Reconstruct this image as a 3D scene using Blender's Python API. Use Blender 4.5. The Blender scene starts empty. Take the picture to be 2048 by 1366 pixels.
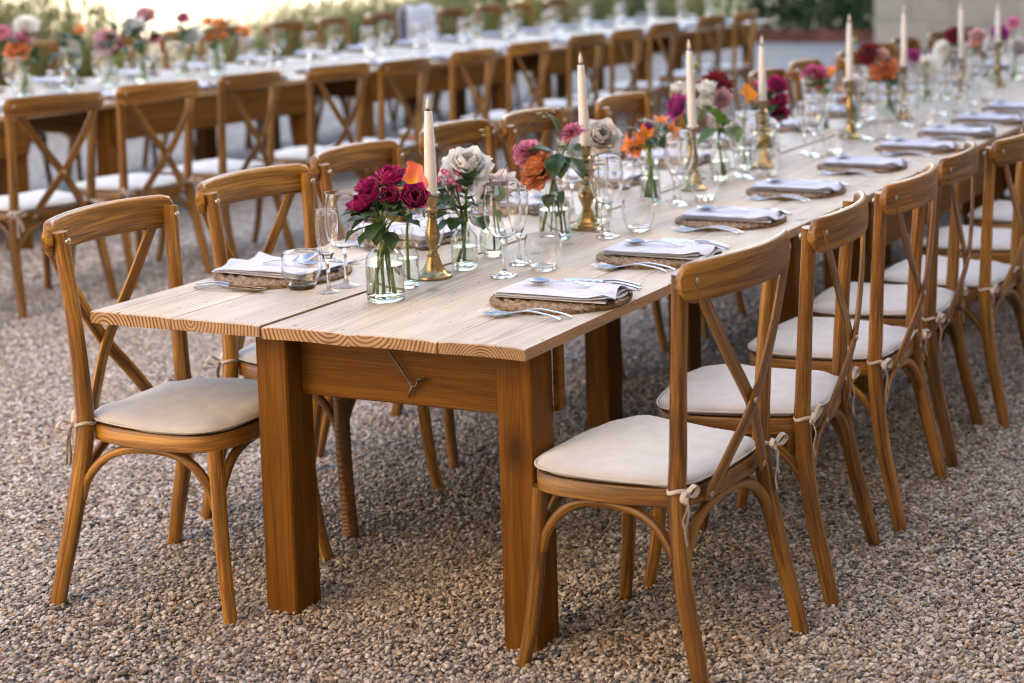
import bpy, math, random
import numpy as np
from mathutils import Vector, Matrix
random.seed(7)
R = math.radians
PI = math.pi
SC = bpy.context.scene
COL = SC.collection

# ------------------------------------------------------------------ camera
TABLE_YAW = 0.340004                      # camera heading, left of the long tables' direction
pitch, roll = 0.100644, -0.007645
fh = Vector((-math.sin(TABLE_YAW), math.cos(TABLE_YAW), 0))
rt = Vector((math.cos(TABLE_YAW), math.sin(TABLE_YAW), 0))
up = Vector((0, 0, 1))
fwd = fh * math.cos(pitch) - up * math.sin(pitch)
dn = -fh * math.sin(pitch) - up * math.cos(pitch)
cr, sr = math.cos(roll), math.sin(roll)
cx = rt * cr - dn * sr
cyv = -(rt * sr + dn * cr)
cam_d = bpy.data.cameras.new('camera')
cam = bpy.data.objects.new('camera', cam_d)
COL.objects.link(cam)
mw = Matrix.Identity(4)
for i, ax in enumerate((cx, cyv, -fwd)):
    for j in range(3):
        mw[j][i] = ax[j]
mw[0][3], mw[1][3], mw[2][3] = 1.8601, -3.0547, 1.5905
cam.matrix_world = mw
cam_d.sensor_width = 36
cam_d.lens = 3348.61 / 2048 * 36
cam_d.shift_x = -0.34658
cam_d.shift_y = -0.23528
cam_d.clip_start = 0.1
cam_d.clip_end = 600
cam_d.dof.use_dof = True
cam_d.dof.focus_distance = 3.95
cam_d.dof.aperture_fstop = 2.5
SC.camera = cam

# ------------------------------------------------------------------ light
SUN_EL, SUN_AZ = R(21), R(19)             # azimuth measured from +Y towards +X
w = bpy.data.worlds.new('World')
SC.world = w
w.use_nodes = True
nt = w.node_tree
nt.nodes.clear()
o_ = nt.nodes.new('ShaderNodeOutputWorld')
b_ = nt.nodes.new('ShaderNodeBackground')
s_ = nt.nodes.new('ShaderNodeTexSky')
s_.sky_type = 'NISHITA'
s_.sun_disc = False
s_.sun_elevation = SUN_EL
s_.sun_rotation = SUN_AZ
s_.air_density = 1.0
s_.dust_density = 4.0
s_.ozone_density = 0.6
b_.inputs['Strength'].default_value = 0.12
mul_ = nt.nodes.new('ShaderNodeMix')     # the camera's white balance for open shade
mul_.data_type = 'RGBA'
mul_.blend_type = 'MULTIPLY'
mul_.inputs[0].default_value = 1
mul_.inputs[7].default_value = (0.90, 0.965, 1.06, 1)
nt.links.new(s_.outputs[0], mul_.inputs[6])
nt.links.new(mul_.outputs[2], b_.inputs[0])
nt.links.new(b_.outputs[0], o_.inputs[0])
sd = bpy.data.lights.new('sun', 'SUN')
sd.energy = 4.4
sd.angle = R(0.5)
sd.color = (1.0, 0.89, 0.73)
sun = bpy.data.objects.new('sun', sd)
COL.objects.link(sun)
sdir = Vector((math.sin(SUN_AZ) * math.cos(SUN_EL), math.cos(SUN_AZ) * math.cos(SUN_EL), math.sin(SUN_EL)))
sun.rotation_euler = sdir.to_track_quat('Z', 'Y').to_euler()
sun.location = sdir * 40

vs = SC.view_settings
vs.view_transform = 'Standard'
vs.look = 'None'
vs.gamma = 1
vs.use_curve_mapping = False
vs.exposure = 2.84
SC.cycles.max_bounces = 18
SC.cycles.transparent_max_bounces = 32
SC.cycles.transmission_bounces = 16
SC.cycles.glossy_bounces = 5
SC.cycles.diffuse_bounces = 2
SC.cycles.caustics_reflective = False
SC.cycles.caustics_refractive = True
SC.cycles.sample_clamp_indirect = 6
SC.cycles.filter_width = 1.15
SC.cycles.use_adaptive_sampling = False

# ------------------------------------------------------------------ materials
def newmat(name):
    m = bpy.data.materials.new(name)
    m.use_nodes = True
    n = m.node_tree
    return m, n, n.nodes['Principled BSDF'], n.nodes['Material Output']

def N(n, t, **kw):
    x = n.nodes.new(t)
    for k, v in kw.items():
        setattr(x, k, v)
    return x

def ramp(n, stops, interp='LINEAR'):
    r = n.nodes.new('ShaderNodeValToRGB')
    cr_ = r.color_ramp
    cr_.interpolation = interp
    while len(cr_.elements) < len(stops):
        cr_.elements.new(0.5)
    for e, (p, c) in zip(cr_.elements, stops):
        e.position = p
        e.color = (*c, 1) if len(c) == 3 else c
    return r

def grain_coord(n, rnd=1.0):
    a = N(n, 'ShaderNodeAttribute', attribute_name='grain')
    oi = N(n, 'ShaderNodeObjectInfo')
    mu = N(n, 'ShaderNodeVectorMath', operation='SCALE')
    cmb = N(n, 'ShaderNodeCombineXYZ')
    for k in (0, 2):
        n.links.new(oi.outputs['Random'], cmb.inputs[k])
    n.links.new(cmb.outputs[0], mu.inputs[0])
    mu.inputs['Scale'].default_value = 7.0 * rnd
    ad = N(n, 'ShaderNodeVectorMath', operation='ADD')
    n.links.new(a.outputs['Vector'], ad.inputs[0])
    n.links.new(mu.outputs[0], ad.inputs[1])
    return a, ad, oi

def wood(name, dark, mid, light, rough=0.4, coat=0.25, scale=1.0, tint=0.12, bump=0.15, knots=False, spec=0.4):
    m, n, p, o = newmat(name)
    a, co, oi = grain_coord(n)
    mp = N(n, 'ShaderNodeMapping')
    mp.inputs['Scale'].default_value = (46 * scale, 46 * scale, 1.9 * scale)
    n.links.new(co.outputs[0], mp.inputs[0])
    no = N(n, 'ShaderNodeTexNoise')
    no.inputs['Scale'].default_value = 1.0
    no.inputs['Detail'].default_value = 5
    no.inputs['Distortion'].default_value = 0.6
    n.links.new(mp.outputs[0], no.inputs[0])
    # cathedral figure
    wv = N(n, 'ShaderNodeMath', operation='MULTIPLY')
    wv.inputs[1].default_value = 34
    n.links.new(no.outputs[0], wv.inputs[0])
    sn = N(n, 'ShaderNodeMath', operation='SINE')
    n.links.new(wv.outputs[0], sn.inputs[0])
    mp2 = N(n, 'ShaderNodeMapping')
    mp2.inputs['Scale'].default_value = (560, 560, 9)
    n.links.new(co.outputs[0], mp2.inputs[0])
    no2 = N(n, 'ShaderNodeTexNoise')
    no2.inputs['Scale'].default_value = 1.0
    no2.inputs['Detail'].default_value = 3
    n.links.new(mp2.outputs[0], no2.inputs[0])
    mx = N(n, 'ShaderNodeMath', operation='MULTIPLY_ADD')
    n.links.new(sn.outputs[0], mx.inputs[0])
    mx.inputs[1].default_value = 0.09
    n.links.new(no.outputs[0], mx.inputs[2])
    ad = N(n, 'ShaderNodeMath', operation='MULTIPLY_ADD')
    n.links.new(no2.outputs[0], ad.inputs[0])
    ad.inputs[1].default_value = 0.75
    n.links.new(mx.outputs[0], ad.inputs[2])
    rp = ramp(n, [(0.62, dark), (0.86, mid), (1.08, light)])
    rp.color_ramp.elements[2].position = 1.0
    n.links.new(ad.outputs[0], rp.inputs[0])
    hs = N(n, 'ShaderNodeHueSaturation')
    mr = N(n, 'ShaderNodeMapRange')
    mr.inputs['To Min'].default_value = 1 - tint
    mr.inputs['To Max'].default_value = 1 + tint
    n.links.new(oi.outputs['Random'], mr.inputs[0])
    n.links.new(mr.outputs[0], hs.inputs['Value'])
    mt = N(n, 'ShaderNodeMix', data_type='RGBA', blend_type='MULTIPLY')
    mt.inputs[0].default_value = 1
    n.links.new(rp.outputs[0], mt.inputs[6])
    n.links.new(oi.outputs['Color'], mt.inputs[7])
    n.links.new(mt.outputs[2], hs.inputs['Color'])
    p.inputs['Specular IOR Level'].default_value = spec
    last = hs.outputs[0]
    if knots:
        mk = N(n, 'ShaderNodeMapping')
        mk.inputs['Scale'].default_value = (5.0, 5.0, 2.6)
        n.links.new(co.outputs[0], mk.inputs[0])
        vo = N(n, 'ShaderNodeTexVoronoi')
        vo.inputs['Scale'].default_value = 1.0
        n.links.new(mk.outputs[0], vo.inputs[0])
        kr = ramp(n, [(0.04, (0, 0, 0)), (0.10, (.45, .45, .45)), (0.19, (1, 1, 1))])
        n.links.new(vo.outputs['Distance'], kr.inputs[0])
        mxk = N(n, 'ShaderNodeMix', data_type='RGBA')
        n.links.new(kr.outputs[0], mxk.inputs[0])
        mxk.inputs[6].default_value = (*[c * 0.5 for c in dark], 1)
        n.links.new(last, mxk.inputs[7])
        last = mxk.outputs[2]
    n.links.new(last, p.inputs['Base Color'])
    p.inputs['Roughness'].default_value = rough
    p.inputs['Coat Weight'].default_value = coat
    p.inputs['Coat Roughness'].default_value = 0.3
    bp = N(n, 'ShaderNodeBump')
    bp.inputs['Strength'].default_value = bump
    bp.inputs['Distance'].default_value = 0.002
    n.links.new(ad.outputs[0], bp.inputs['Height'])
    n.links.new(bp.outputs[0], p.inputs['Normal'])
    return m

def plank_mat(name, early, late, contrast_lo, contrast_hi, spacing, rough, knots=True, ring_lo=0.45):
    m, n, p, o = newmat(name)
    a, co, oi = grain_coord(n, 0.0)
    # wander of the pith along the board
    sep0 = N(n, 'ShaderNodeSeparateXYZ')
    n.links.new(a.outputs['Vector'], sep0.inputs[0])
    cz = N(n, 'ShaderNodeCombineXYZ')
    n.links.new(sep0.outputs[2], cz.inputs[2])
    mo = N(n, 'ShaderNodeMath', operation='MULTIPLY')
    mo.inputs[1].default_value = 31
    n.links.new(oi.outputs['Random'], mo.inputs[0])
    n.links.new(mo.outputs[0], cz.inputs[0])
    nz = N(n, 'ShaderNodeTexNoise')
    nz.inputs['Scale'].default_value = 0.9
    nz.inputs['Detail'].default_value = 1.5
    n.links.new(cz.outputs[0], nz.inputs[0])
    v1 = N(n, 'ShaderNodeVectorMath', operation='SUBTRACT')
    n.links.new(nz.outputs['Color'], v1.inputs[0])
    v1.inputs[1].default_value = (0.5, 0.5, 0.5)
    v2 = N(n, 'ShaderNodeVectorMath', operation='MULTIPLY')
    n.links.new(v1.outputs[0], v2.inputs[0])
    v2.inputs[1].default_value = (0.16, 0.05, 0)
    # fine waviness
    mp = N(n, 'ShaderNodeMapping')
    mp.inputs['Scale'].default_value = (14, 14, 3.0)
    n.links.new(a.outputs['Vector'], mp.inputs[0])
    n2 = N(n, 'ShaderNodeTexNoise')
    n2.inputs['Scale'].default_value = 1.0
    n2.inputs['Detail'].default_value = 2
    n.links.new(mp.outputs[0], n2.inputs[0])
    v3 = N(n, 'ShaderNodeVectorMath', operation='SCALE')
    n.links.new(n2.outputs['Color'], v3.inputs[0])
    v3.inputs['Scale'].default_value = 0.013 if 'end' in name else 0.007
    v4 = N(n, 'ShaderNodeVectorMath', operation='ADD')
    n.links.new(a.outputs['Vector'], v4.inputs[0])
    n.links.new(v2.outputs[0], v4.inputs[1])
    v5 = N(n, 'ShaderNodeVectorMath', operation='ADD')
    n.links.new(v4.outputs[0], v5.inputs[0])
    n.links.new(v3.outputs[0], v5.inputs[1])
    v6 = N(n, 'ShaderNodeVectorMath', operation='MULTIPLY')
    n.links.new(v5.outputs[0], v6.inputs[0])
    v6.inputs[1].default_value = (1, 1, 0)
    ln = N(n, 'ShaderNodeVectorMath', operation='LENGTH')
    n.links.new(v6.outputs[0], ln.inputs[0])
    dv = N(n, 'ShaderNodeMath', operation='DIVIDE')
    n.links.new(ln.outputs['Value'], dv.inputs[0])
    spm = N(n, 'ShaderNodeMapRange')
    spm.inputs['To Min'].default_value = spacing * .9
    spm.inputs['To Max'].default_value = spacing * 1.5
    n.links.new(oi.outputs['Random'], spm.inputs[0])
    n.links.new(spm.outputs[0], dv.inputs[1])
    fr = N(n, 'ShaderNodeMath', operation='FRACT')
    n.links.new(dv.outputs[0], fr.inputs[0])
    tau = N(n, 'ShaderNodeMath', operation='MULTIPLY')
    tau.inputs[1].default_value = 6.28318
    n.links.new(dv.outputs[0], tau.inputs[0])
    sn = N(n, 'ShaderNodeMath', operation='SINE')
    n.links.new(tau.outputs[0], sn.inputs[0])
    fr = N(n, 'ShaderNodeMath', operation='MULTIPLY_ADD')
    fr.inputs[1].default_value = 0.5
    fr.inputs[2].default_value = 0.5
    n.links.new(sn.outputs[0], fr.inputs[0])
    rp = ramp(n, [(0.0, early), (contrast_lo, early), (contrast_hi, late), (1.0, late)])
    fm = N(n, 'ShaderNodeTexNoise')
    fm.inputs['Scale'].default_value = 1.0
    fm.inputs['Detail'].default_value = 3
    mpf = N(n, 'ShaderNodeMapping')
    mpf.inputs['Scale'].default_value = (16, 16, 1.7)
    n.links.new(co.outputs[0], mpf.inputs[0])
    n.links.new(mpf.outputs[0], fm.inputs[0])
    fmr = N(n, 'ShaderNodeMapRange')
    fmr.inputs['From Min'].default_value = .35
    fmr.inputs['From Max'].default_value = .68
    fmr.inputs['To Min'].default_value = ring_lo
    fmr.inputs['To Max'].default_value = 1.0
    n.links.new(fm.outputs[0], fmr.inputs[0])
    fx = N(n, 'ShaderNodeMath', operation='MULTIPLY')
    n.links.new(fr.outputs[0], fx.inputs[0])
    n.links.new(fmr.outputs[0], fx.inputs[1])
    n.links.new(fx.outputs[0], rp.inputs[0])
    # mottling and small dirt
    mp3 = N(n, 'ShaderNodeMapping')
    mp3.inputs['Scale'].default_value = (30, 30, 5)
    n.links.new(co.outputs[0], mp3.inputs[0])
    n3 = N(n, 'ShaderNodeTexNoise')
    n3.inputs['Scale'].default_value = 1.0
    n3.inputs['Detail'].default_value = 6
    n.links.new(mp3.outputs[0], n3.inputs[0])
    mr = N(n, 'ShaderNodeMapRange')
    mr.inputs['From Min'].default_value = 0.3
    mr.inputs['From Max'].default_value = 0.7
    mr.inputs['To Min'].default_value = 0.84
    mr.inputs['To Max'].default_value = 1.08
    n.links.new(n3.outputs[0], mr.inputs[0])
    hs = N(n, 'ShaderNodeHueSaturation')
    n.links.new(mr.outputs[0], hs.inputs['Value'])
    n.links.new(rp.outputs[0], hs.inputs['Color'])
    hs2 = N(n, 'ShaderNodeHueSaturation')
    mr2 = N(n, 'ShaderNodeMapRange')
    mr2.inputs['To Min'].default_value = 0.93
    mr2.inputs['To Max'].default_value = 1.07
    n.links.new(oi.outputs['Random'], mr2.inputs[0])
    n.links.new(mr2.outputs[0], hs2.inputs['Value'])
    n.links.new(hs.outputs[0], hs2.inputs['Color'])
    last = hs2.outputs[0]
    if knots:
        sk = N(n, 'ShaderNodeSeparateXYZ')
        n.links.new(v5.outputs[0], sk.inputs[0])
        ck = N(n, 'ShaderNodeCombineXYZ')
        for src, dst, k_, off_ in ((0, 0, 4.4, 57.0), (2, 1, 2.8, 31.0)):
            ro = N(n, 'ShaderNodeMath', operation='MULTIPLY')
            ro.inputs[1].default_value = off_
            n.links.new(oi.outputs['Random'], ro.inputs[0])
            ma_ = N(n, 'ShaderNodeMath', operation='MULTIPLY_ADD')
            ma_.inputs[1].default_value = k_
            n.links.new(sk.outputs[src], ma_.inputs[0])
            n.links.new(ro.outputs[0], ma_.inputs[2])
            n.links.new(ma_.outputs[0], ck.inputs[dst])
        vo = N(n, 'ShaderNodeTexVoronoi', voronoi_dimensions='2D')
        vo.inputs['Scale'].default_value = 1.0
        n.links.new(ck.outputs[0], vo.inputs[0])
        kr = ramp(n, [(0.0, (0.30, 0.30, 0.30)), (0.022, (0.55, 0.55, 0.55)), (0.034, (0.25, 0.25, 0.25)), (0.046, (0.70, 0.70, 0.70)), (0.060, (0.50, 0.50, 0.50)), (0.085, (1, 1, 1))])
        n.links.new(vo.outputs['Distance'], kr.inputs[0])
        sc_ = N(n, 'ShaderNodeSeparateColor')
        n.links.new(vo.outputs['Color'], sc_.inputs[0])
        few = N(n, 'ShaderNodeMath', operation='LESS_THAN')
        few.inputs[1].default_value = 0.66
        n.links.new(sc_.outputs[0], few.inputs[0])
        mxx = N(n, 'ShaderNodeMath', operation='MAXIMUM')
        n.links.new(kr.outputs[0], mxx.inputs[0])
        n.links.new(few.outputs[0], mxx.inputs[1])
        mxk = N(n, 'ShaderNodeMix', data_type='RGBA')
        n.links.new(mxx.outputs[0], mxk.inputs[0])
        mxk.inputs[6].default_value = (*[c * 0.38 for c in late], 1)
        n.links.new(last, mxk.inputs[7])
        last = mxk.outputs[2]
        mg = N(n, 'ShaderNodeMapping')
        mg.inputs['Scale'].default_value = (90, 90, 26)
        n.links.new(co.outputs[0], mg.inputs[0])
        ng = N(n, 'ShaderNodeTexNoise')
        ng.inputs['Scale'].default_value = 1.0
        ng.inputs['Detail'].default_value = 2
        n.links.new(mg.outputs[0], ng.inputs[0])
        rg = ramp(n, [(0.70, (0, 0, 0)), (0.745, (1, 1, 1))])
        n.links.new(ng.outputs[0], rg.inputs[0])
        mxg = N(n, 'ShaderNodeMix', data_type='RGBA')
        n.links.new(rg.outputs[0], mxg.inputs[0])
        n.links.new(last, mxg.inputs[6])
        mxg.inputs[7].default_value = (*[c * 0.5 for c in late], 1)
        last = mxg.outputs[2]
    n.links.new(last, p.inputs['Base Color'])
    p.inputs['Roughness'].default_value = rough
    bp = N(n, 'ShaderNodeBump')
    bp.inputs['Strength'].default_value = 0.12
    bp.inputs['Distance'].default_value = 0.001
    n.links.new(fr.outputs[0], bp.inputs['Height'])
    n.links.new(bp.outputs[0], p.inputs['Normal'])
    return m

def simple(name, col, rough=0.5, metal=0.0, noise=0.0, nscale=40, trans=0.0, sheen=0.0, bump=0.0, bscale=300, col2=None):
    m, n, p, o = newmat(name)
    p.inputs['Base Color'].default_value = (*col, 1)
    p.inputs['Roughness'].default_value = rough
    p.inputs['Metallic'].default_value = metal
    tc = N(n, 'ShaderNodeTexCoord')
    if noise or col2:
        no = N(n, 'ShaderNodeTexNoise')
        no.inputs['Scale'].default_value = nscale
        no.inputs['Detail'].default_value = 5
        n.links.new(tc.outputs['Object'], no.inputs[0])
        c2 = col2 or tuple(c * (1 - noise) for c in col)
        c1 = col if col2 else tuple(min(1, c * (1 + noise)) for c in col)
        rp = ramp(n, [(0.35, c2), (0.65, c1)])
        n.links.new(no.outputs[0], rp.inputs[0])
        n.links.new(rp.outputs[0], p.inputs['Base Color'])
    if sheen:
        p.inputs['Sheen Weight'].default_value = sheen
    if bump:
        nb = N(n, 'ShaderNodeTexNoise')
        nb.inputs['Scale'].default_value = bscale
        nb.inputs['Detail'].default_value = 3
        n.links.new(tc.outputs['Object'], nb.inputs[0])
        bp = N(n, 'ShaderNodeBump')
        bp.inputs['Strength'].default_value = bump
        bp.inputs['Distance'].default_value = 0.002
        n.links.new(nb.outputs[0], bp.inputs['Height'])
        n.links.new(bp.outputs[0], p.inputs['Normal'])
    if trans:
        tr = N(n, 'ShaderNodeBsdfTranslucent')
        if noise or col2:
            n.links.new(rp.outputs[0], tr.inputs[0])
        else:
            tr.inputs[0].default_value = (*col, 1)
        mx = N(n, 'ShaderNodeMixShader')
        mx.inputs[0].default_value = trans
        n.links.new(p.outputs[0], mx.inputs[1])
        n.links.new(tr.outputs[0], mx.inputs[2])
        n.links.new(mx.outputs[0], o.inputs[0])
    return m

def petal_mat(name, base, tip, trans=0.3, rough=0.6, start=0.25):
    """colour runs from the petal's base to its rim (attribute 'grain', z component = 0..1 along the petal)"""
    m, n, p, o = newmat(name)
    a = N(n, 'ShaderNodeAttribute', attribute_name='grain')
    sp = N(n, 'ShaderNodeSeparateXYZ')
    n.links.new(a.outputs['Vector'], sp.inputs[0])
    tc = N(n, 'ShaderNodeMapping')
    tc.inputs['Scale'].default_value = (18, 18, 2.5)
    n.links.new(a.outputs['Vector'], tc.inputs[0])
    no = N(n, 'ShaderNodeTexNoise')
    no.inputs['Scale'].default_value = 1.0
    n.links.new(tc.outputs[0], no.inputs[0])
    ma = N(n, 'ShaderNodeMath', operation='MULTIPLY_ADD')
    n.links.new(no.outputs[0], ma.inputs[0])
    ma.inputs[1].default_value = 0.4
    n.links.new(sp.outputs[2], ma.inputs[2])
    rp = ramp(n, [(start, base), (1.0, tip)])
    n.links.new(ma.outputs[0], rp.inputs[0])
    n.links.new(rp.outputs[0], p.inputs['Base Color'])
    p.inputs['Roughness'].default_value = rough
    p.inputs['Sheen Weight'].default_value = 0.15
    tr = N(n, 'ShaderNodeBsdfTranslucent')
    n.links.new(rp.outputs[0], tr.inputs[0])
    mx = N(n, 'ShaderNodeMixShader')
    mx.inputs[0].default_value = trans
    n.links.new(p.outputs[0], mx.inputs[1])
    n.links.new(tr.outputs[0], mx.inputs[2])
    n.links.new(mx.outputs[0], o.inputs[0])
    return m

def thin_glass(name, tint=(0.97, 0.985, 0.98)):
    m, n, p, o = newmat(name)
    n.nodes.remove(p)
    lw = N(n, 'ShaderNodeLayerWeight')
    lw.inputs['Blend'].default_value = 0.5
    p5 = N(n, 'ShaderNodeMath', operation='POWER')
    p5.inputs[1].default_value = 4.0
    n.links.new(lw.outputs['Facing'], p5.inputs[0])
    ms = N(n, 'ShaderNodeMath', operation='MULTIPLY_ADD')
    ms.inputs[1].default_value = 0.75
    ms.inputs[2].default_value = 0.05
    ms.use_clamp = True
    n.links.new(p5.outputs[0], ms.inputs[0])
    pw = N(n, 'ShaderNodeMath', operation='POWER')
    pw.inputs[1].default_value = 3.0
    n.links.new(lw.outputs['Facing'], pw.inputs[0])
    mc = N(n, 'ShaderNodeMix', data_type='RGBA')
    mc.inputs[6].default_value = (*tint, 1)
    mc.inputs[7].default_value = (0.82, 0.84, 0.83, 1)
    n.links.new(pw.outputs[0], mc.inputs[0])
    tr = N(n, 'ShaderNodeBsdfTransparent')
    n.links.new(mc.outputs[2], tr.inputs[0])
    gl = N(n, 'ShaderNodeBsdfGlossy')
    gl.inputs['Roughness'].default_value = 0.02
    mx = N(n, 'ShaderNodeMixShader')
    n.links.new(ms.outputs[0], mx.inputs[0])
    n.links.new(tr.outputs[0], mx.inputs[1])
    n.links.new(gl.outputs[0], mx.inputs[2])
    n.links.new(mx.outputs[0], o.inputs[0])
    return m

def solid_glass(name, ior=1.48, col=(0.992, 0.998, 0.995), keep=0.0):
    m, n, p, o = newmat(name)
    n.nodes.remove(p)
    g = N(n, 'ShaderNodeBsdfGlass')
    g.inputs['IOR'].default_value = ior
    g.inputs['Color'].default_value = (*col, 1)
    g.inputs['Roughness'].default_value = 0.0
    # a little plain transmission so that light reaches what stands below
    t = N(n, 'ShaderNodeBsdfTransparent')
    t.inputs[0].default_value = (*col, 1)
    mx = N(n, 'ShaderNodeMixShader')
    mx.inputs[0].default_value = keep
    n.links.new(g.outputs[0], mx.inputs[1])
    n.links.new(t.outputs[0], mx.inputs[2])
    n.links.new(mx.outputs[0], o.inputs[0])
    return m

M = {}
M['chair'] = wood('stained oak', (0.095, 0.035, 0.0038), (0.220, 0.093, 0.0110), (0.375, 0.180, 0.028), rough=0.40, coat=0.26, tint=0.10)
M['cord_leg'] = wood('rattan wrap', (0.072, 0.025, 0.003), (0.165, 0.064, 0.009), (0.25, 0.11, 0.02), rough=0.5)
M['stain'] = wood('orange stained pine', (0.100, 0.036, 0.0014), (0.150, 0.057, 0.0028), (0.185, 0.075, 0.0050), spec=0.2, rough=0.6, coat=0.0, scale=0.8, knots=True)
M['top'] = plank_mat('raw pine board', (0.58, 0.49, 0.375), (0.38, 0.26, 0.155), 0.45, 1.0, 0.0098, 0.6)
M['end'] = plank_mat('sawn pine end', (0.46, 0.30, 0.165), (0.115, 0.048, 0.018), 0.30, 0.95, 0.0072, 0.8, knots=False, ring_lo=0.8)
M['edge'] = plank_mat('pine board edge', (0.45, 0.27, 0.14), (0.33, 0.17, 0.08), 0.5, 0.9, 0.008, 0.65)
M['cushion'] = simple('unbleached canvas', (0.55, 0.525, 0.485), 0.9, noise=0.05, nscale=25, sheen=0.2, bump=0.25, bscale=900)
def creased(m, scale, dist):
    n = m.node_tree
    b1 = [x for x in n.nodes if x.type == 'BUMP'][0]
    tc = [x for x in n.nodes if x.type == 'TEX_COORD'][0]
    no = N(n, 'ShaderNodeTexNoise')
    no.inputs['Scale'].default_value = scale
    no.inputs['Detail'].default_value = 3
    no.inputs['Distortion'].default_value = 1.2
    n.links.new(tc.outputs['Object'], no.inputs[0])
    b2 = N(n, 'ShaderNodeBump')
    b2.inputs['Strength'].default_value = 0.5
    b2.inputs['Distance'].default_value = dist
    n.links.new(no.outputs[0], b2.inputs['Height'])
    n.links.new(b2.outputs[0], b1.inputs['Normal'])
creased(M['cushion'], 11, .005)
M['tie'] = simple('cotton tape', (0.62, 0.54, 0.46), 0.9, noise=0.08, nscale=60, bump=0.2, bscale=800)
M['steel'] = simple('polished steel', (0.47, 0.49, 0.52), 0.24, 1.0)
M['screw'] = simple('zinc screw head', (0.42, 0.39, 0.35), 0.42, 1.0, noise=0.25, nscale=300)
M['iron'] = simple('dull iron rod', (0.16, 0.14, 0.11), 0.45, 0.9, noise=0.3, nscale=60)
M['handle'] = simple('horn handle', (0.30, 0.23, 0.17), 0.4, noise=0.3, nscale=80)
M['brass'] = simple('aged brass', (0.46, 0.33, 0.15), 0.26, 1.0, col2=(0.25, 0.18, 0.085), nscale=45, bump=0.1, bscale=200)
M['wax'] = simple('ivory wax', (0.86, 0.855, 0.83), 0.45, noise=0.03, nscale=30, trans=0.15, bump=0.25, bscale=160)
M['flame'] = simple('ivory plastic flame', (0.84, 0.78, 0.66), 0.4, trans=0.2)
M['wick'] = simple('black ring', (0.03, 0.03, 0.03), 0.5)
M['napkin'] = simple('pale linen', (0.58, 0.60, 0.69), 0.9, noise=0.03, nscale=18, sheen=0.3, bump=0.3, bscale=1100)
creased(M['napkin'], 22, .006)
M['rush'] = simple('seagrass', (0.42, 0.29, 0.165), 0.75, col2=(0.14, 0.082, 0.040), nscale=85, bump=0.5, bscale=500)
M['glass'] = solid_glass('clear drinking glass', 1.5, (1.0, 1.0, 1.0), 0.0)
M['glass_thick'] = solid_glass('clear glass foot')
M['vase'] = thin_glass('clear vase glass', (0.975, 0.993, 0.985))
M['vase_thick'] = solid_glass('vase glass base', 1.45, (0.97, 0.992, 0.982))
M['water'] = solid_glass('water', 1.33, (0.99, 0.998, 0.985), 0.0)
M['stem'] = simple('flower stem', (0.17, 0.26, 0.045), 0.5, noise=0.25, nscale=50, trans=0.1)
M['twig'] = simple('dark twig', (0.085, 0.022, 0.022), 0.55, noise=0.3, nscale=80)
M['leaf'] = simple('rose leaf', (0.040, 0.085, 0.022), 0.42, noise=0.35, nscale=50, trans=0.2)
M['leaf_light'] = simple('light leaf', (0.115, 0.205, 0.035), 0.45, noise=0.3, nscale=40, trans=0.3)
M['sepal'] = simple('pale sepal', (0.30, 0.34, 0.15), 0.6, trans=0.2)
M['magenta'] = petal_mat('magenta petal', (0.15, 0.002, 0.040), (0.43, 0.005, 0.135), 0.25)
M['burgundy'] = petal_mat('dark red petal', (0.05, 0.0015, 0.004), (0.19, 0.002, 0.010))
M['white'] = petal_mat('ivory petal', (0.80, 0.78, 0.60), (0.90, 0.89, 0.83), 0.3)
M['blush'] = petal_mat('blush petal', (0.76, 0.58, 0.48), (0.84, 0.74, 0.71), 0.3)
M['grey_rose'] = petal_mat('greige petal', (0.66, 0.55, 0.43), (0.82, 0.78, 0.73), 0.3)
M['orange'] = petal_mat('orange petal', (0.80, 0.36, 0.05), (0.85, 0.20, 0.055), 0.35)
M['apricot'] = petal_mat('apricot petal', (0.85, 0.26, 0.03), (0.86, 0.33, 0.13), 0.35)
M['calla'] = petal_mat('calla spathe', (0.86, 0.50, 0.035), (0.66, 0.13, 0.07), 0.04, 0.4, 0.80)
M['pink'] = petal_mat('pink petal', (0.68, 0.24, 0.32), (0.78, 0.30, 0.45), 0.35)
M['palepink'] = petal_mat('pale pink petal', (0.70, 0.40, 0.36), (0.82, 0.50, 0.50), 0.35)
M['rosepink'] = petal_mat('rose pink petal', (0.40, 0.05, 0.13), (0.62, 0.11, 0.25), 0.3)
M['purple'] = petal_mat('violet pink petal', (0.34, 0.02, 0.19), (0.52, 0.05, 0.30), 0.3)
M['sweet'] = petal_mat('sweet william petal', (0.62, 0.30, 0.42), (0.40, 0.008, 0.15), 0.2)
M['yellow'] = petal_mat('yellow orange petal', (0.85, 0.42, 0.03), (0.84, 0.30, 0.03), 0.3)
M['steel_edge'] = simple('rusted steel', (0.20, 0.065, 0.030), 0.8, noise=0.35, nscale=6)
M['soil'] = simple('bed soil', (0.075, 0.062, 0.042), 0.95, noise=0.4, nscale=8, bump=0.6, bscale=30)
M['grass'] = simple('long grass', (0.29, 0.30, 0.085), 0.6, noise=0.35, nscale=2.0, trans=0.45)
M['straw'] = simple('dry grass', (0.40, 0.34, 0.17), 0.7, noise=0.25, nscale=2.0, trans=0.45)
M['shrub'] = simple('shrub leaf', (0.062, 0.105, 0.030), 0.55, noise=0.4, nscale=3.0, trans=0.3)
M['bark'] = simple('shrub wood', (0.09, 0.065, 0.045), 0.9, noise=0.3, nscale=20)
M['cloth'] = simple('white cotton cloth', (0.74, 0.74, 0.78), 0.9, noise=0.04, nscale=8, sheen=0.2)
M['lime'] = simple('pale limestone', (0.66, 0.60, 0.50), 0.9, noise=0.12, nscale=1.2, bump=0.5, bscale=12)
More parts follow.
